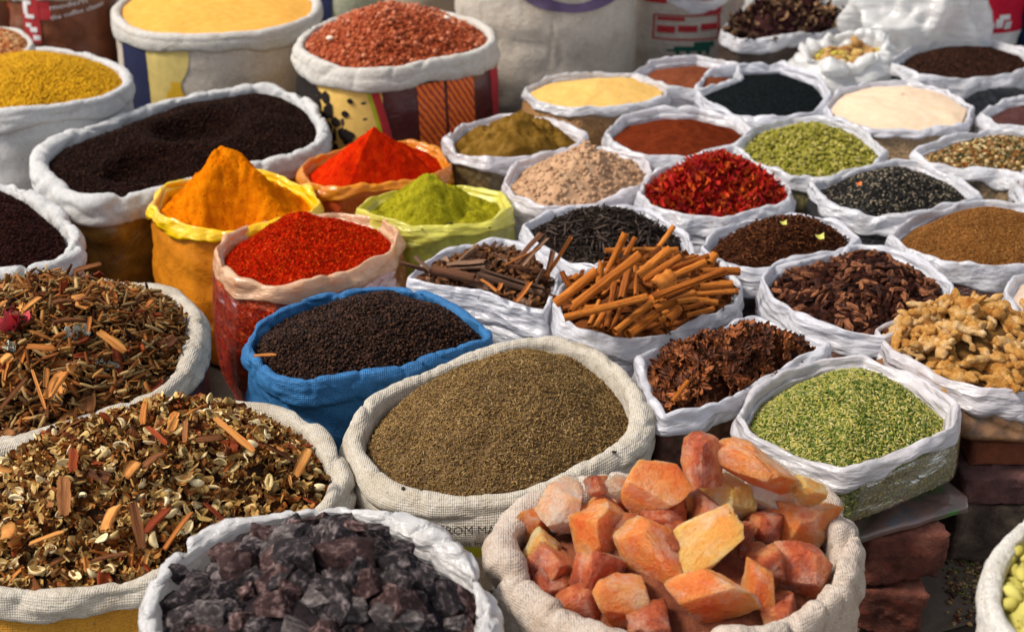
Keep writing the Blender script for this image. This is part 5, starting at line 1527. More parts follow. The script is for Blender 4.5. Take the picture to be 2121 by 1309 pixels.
b = Bag('pinksalt', 'spice_sack', 'coarse cream sack with a thick wrinkled rim full of orange rock salt', 'sack',
        [(1042, 1135), (1064, 1070), (1130, 1020), (1250, 990), (1400, 968), (1550, 958), (1660, 985), (1730, 1040), (1756, 1115), (1738, 1195), (1665, 1262), (1560, 1312), (1400, 1330), (1240, 1306), (1120, 1240), (1055, 1185)],
        .42, 'cloth', CL_SALT, CL_SALT, r=.027, drop=.085, depth=.05, bulge=.02, wr=2.6)
h = Heap(b, (1430, 1060), .08, .065, 2.0, 1.0, amp=.004, fr=10)
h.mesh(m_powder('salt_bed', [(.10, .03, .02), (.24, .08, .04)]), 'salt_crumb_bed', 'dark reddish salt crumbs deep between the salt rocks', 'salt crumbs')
def r1(x, y): return (1000 + x / 3.124, 890 + y / 3.124)
def r2(x, y): return (1380 + x / 3.124, 890 + y / 3.124)
K = 1 / 3.124
SR = [ # fn, cx, cy, w, h, mat, ang, seed, label
 (r1, 500, 480, 300, 350, SALT_P, -12, 1, 'pale pink salt rock with a yellow base at the upper left of the sack'),
 (r1, 765, 640, 380, 420, SALT_O, 4, 2, 'large square orange salt block with a white top edge'),
 (r1, 1112, 390, 390, 390, SALT_O, -20, 3, 'big rounded orange salt rock at the back centre'),
 (r1, 378, 818, 262, 345, SALT_Y, 6, 4, 'egg shaped yellow orange salt rock against the left rim'),
 (r1, 745, 960, 320, 350, SALT_D, -14, 5, 'dark red and white streaked salt rock below the square block'),
 (r1, 902, 1112, 372, 345, SALT_O, 0, 6, 'rounded deep orange salt rock at the bottom left by the front rim'),
 (r1, 740, 350, 160, 140, SALT_D, 30, 7, 'small brown salt piece behind the square block'),
 (r1, 320, 610, 250, 220, SALT_O, 40, 8, 'dark orange salt rock half hidden behind the egg shaped one'),
 (r1, 1095, 790, 350, 430, SALT_O, 38, 9, 'shaded brownish salt slab between the square block and the big yellow rock'),
 (r1, 560, 920, 170, 120, SALT_O, 0, 10, 'small amber salt piece right of the egg shaped rock'),
 (r1, 1050, 600, 180, 150, SALT_D, 0, 11, 'dark salt piece in shade under the rounded back rock'),
 (r1, 860, 370, 190, 160, SALT_P, 0, 30, 'pale pink salt lump on top of the square block'),
 (r2, 190, 745, 620, 330, SALT_Y, 34, 12, 'largest glowing yellow salt rock slanting across the middle'),
 (r2, 292, 1075, 590, 345, SALT_O, -4, 13, 'broad orange and white salt rock at the bottom centre'),
 (r2, 388, 470, 380, 350, SALT_Y, 10, 14, 'pale peach salt rock with a white cap in the upper middle'),
 (r2, 668, 395, 330, 370, SALT_P, -30, 15, 'pink pointed salt rock with a dark underside at the upper right'),
 (r2, 245, 195, 270, 320, SALT_D, -10, 16, 'peaked brownish salt rock standing highest at the back'),
 (r2, 590, 235, 560, 235, SALT_O, -24, 17, 'long orange salt rock lying behind the pink pointed one'),
 (r2, 850, 640, 510, 350, SALT_O, -6, 18, 'wide dark orange salt rock along the right rim'),
 (r2, 850, 900, 400, 340, SALT_D, -28, 19, 'reddish brown salt rock with an orange face below the wide one'),
 (r2, 590, 1010, 210, 380, SALT_O, 14, 20, 'narrow upright bright orange salt rock at the lower right'),
 (r2, 910, 395, 220, 170, SALT_Y, -10, 21, 'small yellow salt piece tucked under the right rear rim'),
 (r2, 130, 480, 220, 230, SALT_O, -20, 22, 'reddish salt rock wedged beside the rounded back rock'),
 (r2, 490, 700, 150, 230, SALT_D, -30, 23, 'brown salt piece behind the largest yellow rock'),
 (r2, 570, 800, 200, 150, SALT_D, 0, 24, 'small dark salt piece deep at the right of the middle'),
 (r2, 940, 1020, 240, 150, SALT_D, 20, 25, 'dark red salt piece in the shade of the right front rim')]
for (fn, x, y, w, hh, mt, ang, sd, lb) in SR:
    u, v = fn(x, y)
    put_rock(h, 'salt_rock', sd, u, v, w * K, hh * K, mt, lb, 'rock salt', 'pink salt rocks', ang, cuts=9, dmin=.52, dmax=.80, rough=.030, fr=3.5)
for k in range(30):  # filler pieces, their dark colour paints the shade between the big rocks
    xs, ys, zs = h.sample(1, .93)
    place('salt_rock', make_mesh('salt_rock', *rock(100 + k, ico_=ICO3), SALT_D), np.array([xs[0], ys[0], zs[0]]), rotz(k) @ rotx(k), random.uniform(.05, .075), 'buried salt piece coloured dark for the shaded gaps between the larger salt rocks', 'rock salt', 'buried pink salt pieces')

# black salt
b = Bag('blacksalt', 'spice_sack', 'white plastic lined sack full of dark black salt rocks at the bottom', 'sack',
        [(312, 1280), (322, 1215), (370, 1145), (440, 1095), (550, 1064), (690, 1050), (820, 1076), (925, 1128), (985, 1190), (1004, 1270), (985, 1360), (850, 1430), (650, 1450), (450, 1430), (340, 1360)],
        .46, 'cloth', FILM_SALT, FILM_SALT, r=.020, drop=.05, depth=.06, bulge=.01, wr=2.4)
h = Heap(b, (690, 1130), .085, .05, 1.8, 1.0, amp=.004, fr=10)
h.mesh(m_powder('blacksalt_bed', [(.012, .010, .012), (.04, .03, .032)]), 'black_salt_crumb_bed', 'black salt crumbs deep between the dark rocks', 'salt crumbs')
BS1 = m_indiv('black_salt', [(.008, .006, .007), (.040, .028, .031), (.50, .40, .39)], 4.5, .75, .12, var=.06, bscale=6, spec=.35)
BS2 = m_indiv('black_salt_red', [(.012, .006, .006), (.085, .038, .035), (.55, .36, .33)], 4.5, .75, .12, var=.06, bscale=6, spec=.35)
BS3 = m_indiv('black_salt_grey', [(.020, .016, .017), (.15, .12, .115), (.62, .54, .50)], 4.5, .75, .12, var=.06, bscale=6, spec=.35)
def b3(x, y): return (280 + x / 2.719, 1040 + y / 2.719)
K3 = 1 / 2.719
BR = [(590, 385, 210, 250, BS2, 'pinkish brown pointed salt rock standing at the upper left'), (840, 225, 290, 200, BS3, 'grey crusted salt rock at the back left of the pile'),
 (900, 335, 240, 280, BS1, 'big dark salt rock with a rounded top left of the reddish one'), (1185, 320, 370, 300, BS2, 'largest reddish grey salt rock at the top of the pile'),
 (990, 170, 110, 100, BS1, 'small dark salt rock at the very back'), (1110, 185, 170, 160, BS3, 'speckled salt rock behind the largest one'), (1235, 155, 160, 120, BS2, 'pinkish salt rock at the highest point of the back'),
 (1370, 165, 140, 80, BS1, 'flat dark salt rock at the back right'), (1395, 245, 140, 120, BS1, 'black salt rock right of the largest one'), (1415, 305, 90, 120, BS1, 'narrow black salt rock beside the grey inner lining'),
 (1300, 465, 260, 230, BS2, 'deep red salt rock right of the centre'), (1462, 455, 160, 240, BS3, 'tall pale grey salt rock beside the deep red one'), (1570, 410, 160, 160, BS1, 'black salt rock in shade at the right'),
 (1035, 555, 240, 190, BS3, 'ridged grey brown salt rock slanting at the centre'), (795, 590, 220, 180, BS2, 'rounded pink streaked salt rock left of the centre'), (865, 500, 150, 130, BS2, 'small bright red salt rock at the centre left'),
 (1220, 615, 200, 160, BS3, 'grey salt rock below the deep red one'), (1470, 650, 300, 190, BS3, 'wide banded grey salt rock at the lower right'), (1755, 560, 185, 270, BS1, 'upright oval dark salt rock near the right rim'),
 (1672, 475, 100, 140, BS1, 'small black salt rock behind the upright oval one'), (365, 480, 220, 200, BS1, 'dark lumpy salt rock at the left'), (235, 600, 170, 190, BS1, 'black salt rock against the left rim'),
 (260, 410, 150, 110, BS1, 'small black salt rock at the upper left rim'), (440, 640, 200, 180, BS3, 'layered pale grey salt rock at the lower left'), (600, 680, 140, 130, BS2, 'small red salt rock at the lower left centre'),
 (700, 705, 180, 130, BS1, 'dark brown salt rock at the bottom left of the centre'), (940, 725, 240, 110, BS3, 'pale pinkish salt rock cut by the bottom edge'), (1110, 695, 150, 90, BS1, 'low dark salt rock at the bottom centre'),
 (1255, 725, 130, 70, BS2, 'small reddish salt rock at the bottom right of the centre'), (520, 520, 170, 150, BS1, 'dark salt rock under the pointed pinkish one'), (640, 500, 130, 120, BS2, 'brownish red salt rock at the left centre'),
 (745, 440, 130, 110, BS1, 'small dark salt rock left of the big dark one'), (560, 600, 160, 110, BS1, 'flat black salt rock above the small red one'), (330, 695, 190, 100, BS1, 'low black salt rock at the lower left'),
 (200, 725, 160, 90, BS3, 'greyish salt rock at the bottom left corner'), (1585, 565, 130, 140, BS1, 'black salt rock between the banded and the oval ones'), (1785, 705, 170, 120, BS3, 'grey salt rock at the bottom right corner'),
 (1000, 480, 110, 100, BS3, 'small tan salt rock above the ridged one'), (1630, 695, 160, 120, BS1, 'dark salt rock right of the banded one')]
for k, (x, y, w, hh, mt, lb) in enumerate(BR):
    u, v = b3(x, y)
    put_rock(h, 'black_salt_rock', 200 + k, u, v, w * K3 * .95, hh * K3 * .95, mt, lb, 'black salt', 'black salt rocks', random.uniform(-25, 25), cuts=9, dmin=.55, dmax=.88, rough=.040, fr=5)
bl = [make_mesh('black_salt_rock', *rock(300 + k, cuts=9, rough=.04, fr=5, ico_=ICO4), (BS1, BS1, BS2)[k % 3]) for k in range(6)]
individuals(h, 'black_salt_rock', bl, 60, .050, 'dark salt rock buried low in the sack of black salt', 'black salt', 'buried black salt rocks', .8, .0, .3, qmax=.93)

# near sack, bottom right corner
b = Bag('near', 'spice_sack', 'out of focus white sack of yellow green pods cut by the bottom right corner', 'sack',
        [(2060, 1225), (2072, 1150), (2118, 1090), (2200, 1040), (2350, 1020), (2500, 1080), (2560, 1200), (2480, 1330), (2300, 1390), (2150, 1350), (2080, 1290)],
        .56, 'cloth', CL_WHITE, CL_WHITE, r=.018, drop=.05, depth=.05, bulge=.004, wr=.7)
h = Heap(b, (2300, 1150), .06, .03, 2, 1, amp=.004)
grains(h, 'yellow_pod_heap', 'yellow green pods in the sack at the bottom right corner', 'pods', seed_t(6, .05, .32), .022, m_grain('yellow_pod', [(.38, .34, .08), (.55, .50, .16), (.46, .40, .10)], .6), 1.6, .7, .6, lift=.4, nmax=1500)

# ================================================================== BRICKS, BOARDS, FLOOR
def rough_box(x0, x1, y0, y1, z0, z1, amp=.006, n=22, seed=0, sk=0.0):
    v, f = ICO4
    v = v / np.max(np.abs(v), axis=1)[:, None]
    s_ = v
    v = s_ * np.array([(x1 - x0) / 2, (y1 - y0) / 2, (z1 - z0) / 2])
    nrm = s_ / np.linalg.norm(s_, axis=1)[:, None]
    d = fbm(v[:, 0] * 22 + seed, v[:, 1] * 22, v[:, 2] * 22, 4, seed) - 2.2 * np.clip(vnoise(v[:, 0] * 16, v[:, 1] * 16 + seed, v[:, 2] * 16, seed + 5) - .1, 0, 1) - .5 * np.abs(vnoise(v[:, 0] * 50, v[:, 1] * 50, v[:, 2] * 50, seed + 6))
    v = v + nrm * (amp * d)[:, None]
    v[:, 0] += sk * v[:, 2]
    return v, f
def m_brick(name, cols, red=(.30, .035, .015)):
    m, nt, b = new_mat(name)
    v = coord(nt)
    n1 = noise(nt, v, 14, 7, .7)
    c = ramp(nt, n1, [(.32 + .36 * i / (len(cols) - 1), cols[i]) for i in range(len(cols))])
    n2 = noise(nt, v, 30, 5, .7, .5)
    c = mixc(nt, ramp(nt, n2, [(.58, (0, 0, 0)), (.68, (.8, .8, .8))]), c, red)
    L(nt, c, b.inputs['Base Color']); b.inputs['Roughness'].default_value = .9
    nb = bump(nt, None, n1, .012); bump(nt, b, noise(nt, v, 130, 5, .75), .006, 1, nb)
    return m
BRK = m_brick('brick_red', [(.06, .016, .010), (.20, .055, .032), (.36, .13, .08)])
BRD = m_brick('stone_maroon', [(.06, .025, .022), (.17, .07, .06), (.28, .14, .12)], (.20, .06, .04))
BRW = m_brick('block_brown', [(.035, .022, .016), (.10, .065, .045), (.24, .16, .10)], (.16, .10, .06))
def brick(name, label, cat, u0, u1, y, z0, z1, dep, mat, seed, yaw=0, amp=.006):
    xa = PY(u0, 1100, y)[0]; xb = PY(u1, 1100, y)[0]
    v, f = rough_box(0, xb - xa, 0, dep, z0, z1, amp, seed=seed)
    me = make_mesh(name, v, f, mat)
    return place(name, me, np.array([(xa + xb) / 2, y + dep / 2, (z0 + z1) / 2]), rotz(yaw), 1.0, label, cat)
brick('brick', 'upper rough red brick directly under the board of the fennel bag', 'brick', 1788, 1962, 1.84, .128, .222, .20, BRK, 3, .10)
brick('brick', 'lower broken red brick standing on the floor under the fennel bag', 'brick', 1806, 1962, 1.82, .032, .126, .18, BRK, 9, -.16, .009)
brick('brick', 'hidden red brick supporting the left side of the fennel bag board', 'brick', 1560, 1700, 1.98, .03, .222, .15, BRK, 12)
brick('stone_block', 'brown rough block standing on the floor under the maroon stone', 'block', 1985, 2150, 2.03, .032, .156, .14, BRW, 21, -.08, .009)
brick('stone_slab', 'maroon stone slab lying on the brown block', 'stone', 1975, 2230, 2.03, .158, .214, .20, BRD, 31, .03, .006)
brick('brick', 'orange red brick between the maroon slab and the ginger bag', 'brick', 1985, 2260, 2.07, .216, .262, .22, m_brick('brick_orange', [(.16, .04, .015), (.34, .09, .03)]), 41, .0, .004)
brick('brick', 'brown red brick end showing between the cumin sack and the star anise bag', 'brick', 1275, 1335, 2.30, .0, .33, .08, BRK, 51)
brick('brick', 'hidden brick behind the ginger bag supporting its rear', 'brick', 1990, 2200, 2.36, .0, .262, .16, BRK, 61)
# printed board under the fennel
def m_print():
    m, nt, b = new_mat('printed_board')
    v = coord(nt)
    n1 = noise(nt, v, 9, 4, .6, .8)
    c = ramp(nt, n1, [(.36, (.03, .26, .02)), (.43, (.12, .09, .07)), (.58, (.20, .11, .09)), (.7, (.10, .15, .18))])
    L(nt, c, b.inputs['Base Color']); b.inputs['Roughness'].default_value = .35
    b.inputs['Coat Weight'].default_value = .6; b.inputs['Coat Roughness'].default_value = .1
    bump(nt, b, noise(nt, v, 30, 3, .6), .004)
    return m
pc = [P(1690, 1085, .236), P(1780, 1112, .236), P(1880, 1085, .236), P(2006, 1048, .236), P(2004, 1028, .236), P(1975, 1005, .236), P(1880, 930, .236), P(1660, 960, .236)]
pc = np.array(pc); pc = resample(pc, 90)
cx_ = pc.mean(0)
rows = []
for q in (1, .97):
    pp = cx_ + (pc - cx_) * q
    rows.append(pp)
zt = .002 * vnoise(pc[:, 0] * 30, pc[:, 1] * 30, 1, 4)
ring = [pc + np.array([0, 0, -.011]), pc + np.array([0, 0, -.007]) , pc + np.array([0, 0, -.001])]
for q in (.96, .8, .5, .2, .02): ring.append(cx_ + (pc - cx_) * q + np.array([0, 0, .001]))
V = np.vstack([x + np.stack([0 * zt, 0 * zt, zt], -1) for x in ring])
o = obj('printed_board', V, grid_faces(len(ring), 90), m_print(), origin=tuple(cx_))
tag(o, 'thin glossy printed board with a green corner under the fennel bag', 'board')
# plywood floor sheet
def m_ply():
    m, nt, b = new_mat('plywood')
    v = coord(nt)
    v2 = coord(nt, (1, 6, 20))
    n1 = noise(nt, v, 5, 6, .65); n2 = noise(nt, v2, 6, 5, .7, .4)
    c = ramp(nt, n1, [(.3, (.07, .05, .035)), (.7, (.18, .13, .095))])
    c = mixc(nt, ramp(nt, n2, [(.5, (0, 0, 0)), (.75, (.5, .5, .5))]), c, (.17, .11, .065))
    L(nt, c, b.inputs['Base Color']); b.inputs['Roughness'].default_value = .8
    bump(nt, b, noise(nt, v, 90, 5, .7), .002)
    return m
e0, e1 = P(1840, 1318, .028), P(2075, 1250, .028)
dd = (e1 - e0) / np.linalg.norm(e1 - e0); nn = np.array([-dd[1], dd[0], 0])
k0 = e0 - dd * .30; k1 = e0 + dd * 1.6
lay = []
for zz, sh in ((.004, 0), (.0115, .0), (.012, .002), (.0195, .002), (.020, 0), (.0278, 0)):
    lay.append([k0 + nn * sh, k1 + nn * sh, k1 + nn * 1.0, k0 + nn * 1.0])
    for p_ in lay[-1]: p_[2] = zz
V = np.array(lay).reshape(-1, 3)
o = obj('plywood_sheet', V, [grid_faces(6, 4), np.array([[20, 21, 22, 23], [3, 2, 1, 0]])], m_ply(), smooth=False, origin=tuple(k0 * [1, 1, 0]))
tag(o, 'dark worn plywood sheet with a layered edge on the floor at the lower right', 'plywood')
# spilled fennel
n = 130
us = RNG.normal(2020, 40, n); vs = RNG.normal(1190, 38, n)
pos = np.array([P(u, v, .0295) for u, v in zip(us, vs)])
o = scatter_mesh('spilled_seed', pos, frames(np.tile([0, 0, 1.0], (n, 1)), .1), RNG.uniform(.006, .010, n), seed_t(5, .08, .17), FEN, tuple(pos.mean(0)))
tag(o, 'green fennel seed spilled on the plywood', 'fennel seed', kind='stuff')

n = 260
pos = np.array([P(u, v, .030) for u, v in zip(RNG.uniform(1960, 2121, n), RNG.uniform(1130, 1300, n))])
o = scatter_mesh('floor_litter', pos, frames(np.tile([0, 0, 1.0], (n, 1)), .5), RNG.uniform(.002, .007, n), T_CRUMB, m_grain('litter', [(.05, .03, .02), (.22, .12, .06), (.35, .26, .14), (.12, .03, .02)], .8), tuple(pos.mean(0)))
tag(o, 'brown crumbs and grit scattered on the plywood', 'grit', kind='stuff')

# ================================================================== BACK ROW
class SackW(Bag):
    pass
def ell(u, v, y, z, rx, ry, n=16, yaw=0):
    c = PY(u, v, y)
    a = np.arange(n) * 2 * math.pi / n
    X = c[0] + rx * np.cos(a) * (1 - .06 * np.cos(4 * a)); Y = y + ry * np.sin(a)
    # back to photo pixels is not needed: world outline
    return [np.array([x, yy, z]) for x, yy in zip(X, Y)]
_P = P
def world_bag(key, name, label, pts, **kw):
    """Bag from world points"""
    global P
    it = {i: p for i, p in enumerate(pts)}
    P = lambda u, v, z, _it=it: _it[int(u)].copy()
    try: bb = Bag(key, name, label, kw.pop('cat', 'sack'), [(i, 0) for i in range(len(pts))], **kw)
    finally: P = _P
    return bb
def zpx(u, v, y): return float(PY(u, v, y)[2])
# big white sack with purple ring
b = world_bag('logo', 'full_sack', 'tall pale woven sack with a purple ring mark at the back centre', ell(1128, 60, 4.78, .95, .26, .19), z=.95, style='cloth',
              rim_mat=CL_BEIGE, body_mat=CL_BEIGE, r=.02, drop=.05, wr=2.2, bulge=.02, body_ctrl=[(0, -.04), (.04, -.20), (.065, -.45), (.075, -.70), (.05, -.85), (.0, -.95)])
h = Heap(b, None, .02, .02)
h.mesh(m_powder('flour', [(.7, .66, .6), (.78, .74, .68)]), 'flour_heap', 'pale flour in the mouth of the tall ring marked sack', 'flour')
yb = 4.55
def ringpatch(bag, name, u, v, y, ax, az, bx, bz, mat, cu_off=0):
    i = bag.s_at(u, 14); st = bag.per / bag.W.shape[1]
    m_ = y / 2800 / 1.03
    a = np.linspace(0, 2 * math.pi, 64)
    rows = []
    for q in np.linspace(0, 1, 5):
        rx, rz = (bx + (ax - bx) * q) * m_, (bz + (az - bz) * q) * m_
        rows.append(bag.surf(i + rx * np.cos(a) / st, zpx(u, v, y) + rz * np.sin(a), .004))
    return obj(name, np.concatenate(rows), grid_faces(5, 64, False), mat, bag.root)
ringpatch(b, 'printed_ring', 1192, -38, yb, 112, 64, 64, 46, INK_PUR)
# sack with red boxed print
b = world_bag('redbox', 'full_sack', 'grey white woven sack with a red boxed print and a dark green animal mark', ell(1412, 40, 5.1, .78, .17, .16), z=.78, style='cloth',
              rim_mat=CL_WHITE, body_mat=CL_BEIGE, r=.02, drop=.08, wr=1.6, bulge=.02, body_ctrl=[(0, -.04), (.03, -.2), (.035, -.40), (.045, -.6), (.02, -.78)])
h = Heap(b, None, .02, .02); h.mesh(m_powder('flour2', [(.7, .66, .6), (.78, .74, .68)]), 'flour_heap', 'pale flour in the mouth of the red printed sack', 'flour')
yb = 4.93
def bar(bag, u0, u1, v0, v1, mat, y, name='printed_mark', off=.004, sl=0):
    return bag.patch(name, bag.s_at(u0, 14), bag.s_at(u1, 14), zpx(u0, v1, y), zpx(u0, v0, y), mat, 8, 4, off)
for a in ((1354, 1490, 29, 32), (1354, 1490, 77, 80), (1354, 1358, 32, 77), (1486, 1490, 32, 77)): bar(b, *a, INK_R, yb)
for a in ((1363, 1400, 52, 66), (1407, 1445, 50, 63), (1452, 1484, 47, 60), (1363, 1420, 34, 41), (1330, 1380, -6, 6), (1410, 1440, -8, 8), (1450, 1492, -2, 28)): bar(b, *a, INK_R, yb)
for a in ((1400, 1470, 92, 102), (1440, 1478, 84, 94), (1385, 1405, 99, 103), (1404, 1412, 102, 110), (1424, 1432, 102, 110), (1446, 1454, 102, 110), (1462, 1469, 100, 110)): bar(b, *a, INK_G, yb)
# plastic flap lying over the sack
fv, ff = flake_t(.9, 5, 9)
fo = obj('plastic_flap', fv @ rotx(-.9).T * np.array([.22, .16, .12]) + PY(1455, 15, 4.72), ff, FILM)
tag(fo, 'crumpled white plastic flap hanging over the red printed sack', 'plastic')
# left printed sacks
PRN = m_plain('sack_brown', (.17, .05, .018), .5, .3, 16, .006, .3, coat=.25)
b = world_bag('brownprint', 'full_sack', 'brown printed sack with a red band and white lettering at the top left', ell(138, 60, 4.75, .53, .17, .16), z=.53, style='cloth',
              rim_mat=CL_CREAM, body_mat=PRN, r=.02, drop=.045, wr=1.0, bulge=.01)
h = Heap(b, None, .03, .02); h.mesh(m_powder('bk1', [(.5, .4, .3), (.6, .5, .4)]), 'powder_heap', 'pale powder in the brown printed sack', 'spice powder')
yb = 4.56
b.patch('red_band', b.s_at(63, 14), b.s_at(96, 14), zpx(80, 92, yb), zpx(80, 2, yb), INK_R, 6, 8, .004)
b.patch('red_band', b.s_at(94, 14), b.s_at(122, 14), zpx(80, 44, yb), zpx(80, 6, yb), INK_R, 6, 8, .003)
for (a0, a1, c0, c1) in ((66, 82, 6, 14), (65, 74, 14, 34), (68, 86, 34, 42), (68, 78, 52, 60), (76, 90, 60, 70), (80, 94, 76, 86)): bar(b, a0, a1, c0, c1, INK_W, yb, 'printed_mark', .006)
b.text('printed_lettering', 'modern', b.s_at(120, 14), zpx(120, 24, yb), .018, INK_W, 1, .006, .22, 1.5)
b.text('printed_lettering', 'the coffee classic', b.s_at(120, 14), zpx(120, 44, yb), .016, INK_W, 1, .006, .22, 1.15)
b = world_bag('orangeprint', 'full_sack', 'brown and orange printed sack at the top left corner', ell(0, 40, 4.95, .56, .16, .15), z=.56, style='cloth',
              rim_mat=CL_CREAM, body_mat=PRN, r=.02, drop=.045, wr=1.0, bulge=.01)
yb = 4.78
b.patch('orange_panel', b.s_at(30, 14), b.s_at(58, 14), zpx(40, 28, yb), zpx(40, -10, yb), INK_OR, 6, 6, .004)
b.patch('pale_stripe', b.s_at(34, 14), b.s_at(42, 14), zpx(40, 66, yb), zpx(40, 0, yb), INK_W, 4, 6, .006, edge=lambda t, w: 3 * (1 - t))
b.patch('yellow_patch', b.s_at(18, 14), b.s_at(36, 14), zpx(40, 4, yb), zpx(40, -10, yb), INK_LG, 4, 4, .005)
h = Heap(b, None, .03, .02); h.mesh(m_powder('bk2', [(.4, .3, .2), (.5, .4, .3)]), 'powder_heap', 'powder in the orange printed corner sack', 'spice powder')
# small nut sack left
b = Bag('leftnut', 'spice_sack', 'small white rimmed sack of brown nuts behind the yellow lentils at the left edge', 'sack',
        [(-90, 92), (-50, 66), (5, 58), (45, 68), (62, 88), (40, 108), (-20, 118), (-70, 110)], .44, 'cloth', CL_WHITE, CL_WHITE, r=.014, drop=.05, wr=.6)
h = Heap(b, (0, 70), .03, .012)
grains(h, 'brown_nut_heap', 'brown nuts in the small sack at the left edge', 'nuts', xf(ICO1, s=(1, .7, .7)), .010, m_grain('brown_nut', [(.30, .10, .03), (.46, .18, .07), (.6, .4, .2)], .6), 1.0, .6, 1.0, nmax=900)
# behind the nuts
b = world_bag('greenback', 'full_sack', 'pale green sack with a navy edge stripe behind the groundnuts', ell(740, 20, 5.35, .60, .17, .15), z=.60, style='cloth',
              rim_mat=CL_WHITE, body_mat=m_cloth('woven_palegreen', (.48, .50, .36)), r=.02, drop=.05, wr=1.0)
b.patch('navy_stripe', b.s_at(655, 14), b.s_at(688, 14), .05, .50, INK_NAVY, 6, 8, .004)
h = Heap(b, None, .03, .02); h.mesh(m_powder('bk3', [(.4, .35, .2), (.5, .45, .3)]), 'powder_heap', 'powder in the pale green sack', 'spice powder')
b = world_bag('beigeback', 'full_sack', 'plain beige sack between the groundnuts and the ring marked sack', ell(875, 20, 5.25, .62, .12, .13), z=.62, style='cloth',
              rim_mat=CL_BEIGE, body_mat=m_cloth('woven_tan', (.42, .33, .24)), r=.02, drop=.05, wr=1.0)
h = Heap(b, None, .03, .02); h.mesh(m_powder('bk4', [(.4, .3, .2), (.5, .4, .3)]), 'powder_heap', 'powder in the plain beige sack', 'spice powder')
# red sack and blue one at the top right
RED_C = m_cloth('woven_red', (.72, .012, .045), (.45, .02, .04), amt=.25)
b = world_bag('redback', 'full_sack', 'bright red sack with a white printed band at the top right', ell(2010, 40, 5.0, .80, .15, .14), z=.80, style='cloth',
              rim_mat=RED_C, body_mat=RED_C, r=.02, drop=.06, wr=1.6, bulge=.02)
yb = 4.85
b.patch('white_band', b.s_at(1935, 14), b.s_at(2098, 14), zpx(2000, 100, yb), zpx(2000, 68, yb), INK_W, 24, 6, .004)
for k, (a0, a1, c0, c1) in enumerate(((2008, 2020, 50, 62), (2026, 2040, 48, 62), (2046, 2060, 44, 58), (2064, 2078, 38, 56), (2070, 2090, 30, 40), (2082, 2094, 44, 60))): bar(b, a0, a1, c0, c1, INK_W, yb, 'printed_mark', .006)
h = Heap(b, None, .03, .02); h.mesh(m_powder('bk5', [(.7, .66, .6), (.78, .74, .68)]), 'flour_heap', 'flour in the bright red sack', 'flour')
b = world_bag('blueback', 'full_sack', 'dark blue sack at the top right corner', ell(2190, 40, 5.0, .80, .15, .14), z=.80, style='cloth',
              rim_mat=m_cloth('woven_navy', (.01, .03, .10), (.02, .03, .05)), body_mat=bpy.data.materials['woven_navy'], r=.02, drop=.06, wr=1.6, bulge=.02)
h = Heap(b, None, .03, .02); h.mesh(m_powder('bk6', [(.7, .66, .6), (.78, .74, .68)]), 'flour_heap', 'flour in the dark blue sack', 'flour')
# crumpled white bag with nuts showing
FILM_W = m_film('film_bright', (.93, .93, .92), trans=.42, clear=.22, streak=.6)
b = Bag('crumpled', 'spice_bag', 'crumpled gathered white plastic bag with brown nuts showing through its mouth', 'bag',
        [(1655, 100), (1690, 82, .01), (1745, 70, .03), (1800, 60, .05), (1840, 74, .03), (1838, 100), (1800, 118), (1762, 132, -.02), (1720, 128), (1680, 118)],
        .40, 'plastic', FILM_W, FILM_W, drop=.03, depth=.08, wr=6.0, body_ctrl=[(.004, -.02), (.05, -.06), (.06, -.14), (.04, -.25), (-.02, -.39)])
h = Heap(b, (1765, 100), .03, .05, amp=.01)
grains(h, 'brown_nut_heap', 'brown and yellow nuts in the mouth of the crumpled bag', 'nuts', xf(ICO1, s=(1, .6, .6)), .020, m_grain('tan_nut', [(.30, .14, .05), (.52, .34, .14), (.5, .45, .08)], .6), 1.2, .7, 1.0, nmax=500)
def film_lump(name, label, u, v, y, s, seed):
    vv, f = ICO4
    n_ = vv / np.linalg.norm(vv, axis=1)[:, None]
    rd = 1 + .34 * (1 - 2 * np.abs(vnoise(n_[:, 0] * 1.9 + seed, n_[:, 1] * 2.2, n_[:, 2] * 2.2, seed))) + .13 * (1 - 2 * np.abs(vnoise(n_[:, 0] * 4.5, n_[:, 1] * 6 + seed, n_[:, 2] * 6, seed + 1))) + 0
    V = vv * rd[:, None] * np.array(s) + PY(u, v, y)
    V[:, 2] = np.maximum(V[:, 2], .002)
    o = obj(name, V, f, FILM_W, origin=tuple(PY(u, v, y)))
    tag(o, label, 'plastic bundle')
film_lump('plastic_bundle', 'big crumpled bundle of white plastic between the nut bag and the red sack', 1885, 75, 4.62, (.20, .13, .22), 3)
film_lump('plastic_bundle', 'white plastic bundle rising behind the dried flowers', 1735, 15, 4.85, (.26, .10, .17), 8)
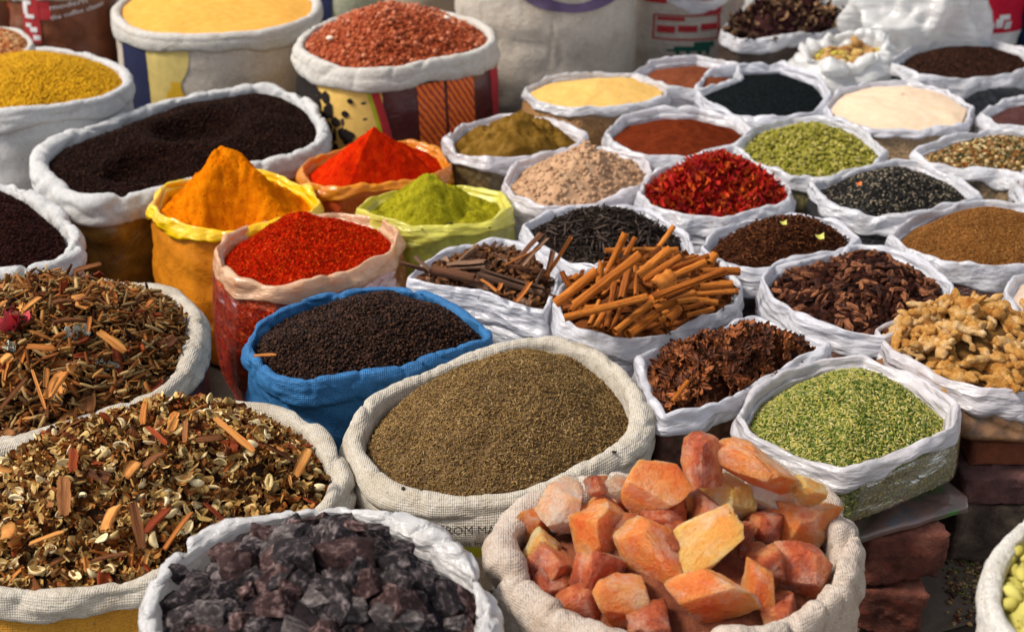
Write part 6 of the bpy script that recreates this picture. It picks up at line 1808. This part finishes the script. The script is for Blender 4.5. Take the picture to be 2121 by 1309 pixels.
# loose bits on rims
bits = []
def speck(key, u, v, s_, label, col):
    bb = BAGS[key]
    # nearest rim vertex in picture
    me = bb.rim.data; n_ = len(me.vertices)
    co = np.empty(n_ * 3, np.float32); me.vertices.foreach_get('co', co); co = co.reshape(-1, 3) + np.array(wloc(bb.rim))
    f = co[:, 1] * CP - (co[:, 2] - CZ) * SP
    uu = U0 + FPX * co[:, 0] / f; vv = V0 - FPX * (co[:, 1] * SP + (co[:, 2] - CZ) * CP) / f
    d = (uu - u) ** 2 + (vv - v) ** 2 + (f - f.min()) * 20
    p = co[int(np.argmin(d))]
    place('loose_seed', make_mesh('loose_seed', *xf(T_FAT, s=(s_, s_ * 1.3, s_)), col), p.astype(float) + np.array([0, -.002, .002]), rotz(u) @ rotx(.3), 1.0, label, 'seed')
DK = m_plain('speck_dark', (.03, .018, .012), .8)
speck('cumin', 1272, 938, .009, 'dark seed lying on the right front rim of the cumin sack', DK)
speck('cumin', 834, 1012, .009, 'dark seed on the front left rim of the cumin sack', DK)
speck('henna', 933, 460, .010, 'dark seed hanging on the middle of the lime rim', DK)
speck('henna', 875, 476, .008, 'dark speck on the left of the lime rim', DK)
speck('henna', 1015, 472, .008, 'dark speck on the right of the lime rim', DK)
speck('potpourri', 306, 750, .012, 'dark chip on the front rim of the dark herb mix sack', DK)
p = P(548, 735, .385)
place('bark_chip', chips[0], p, rotz(.1), (.040, .010, .006), 'slim brown splinter lying on the left rim of the blue sack', 'bark chip')
# flecks of leaf and petal on heaps
LEAF = m_plain('leaf_yellow', (.50, .48, .10), .6)
for (key, u, v, s_, col, lb) in (('cloves', 1622, 463, .014, LEAF, 'yellow green leaf scrap on top of the cloves'), ('cloves', 1697, 492, .018, LEAF, 'yellow leaf scrap on the right of the cloves'), ('sesame', 1778, 382, .013, m_plain('petal_orange', (.62, .14, .02), .6), 'orange petal scrap on the black seed')):
    bb = BAGS[key]; p = P(u, v, .43)
    place('leaf_scrap', make_mesh('leaf_scrap', *flake_t(.6, 2), col), p, rotx(.5), s_, lb, 'leaf scrap')
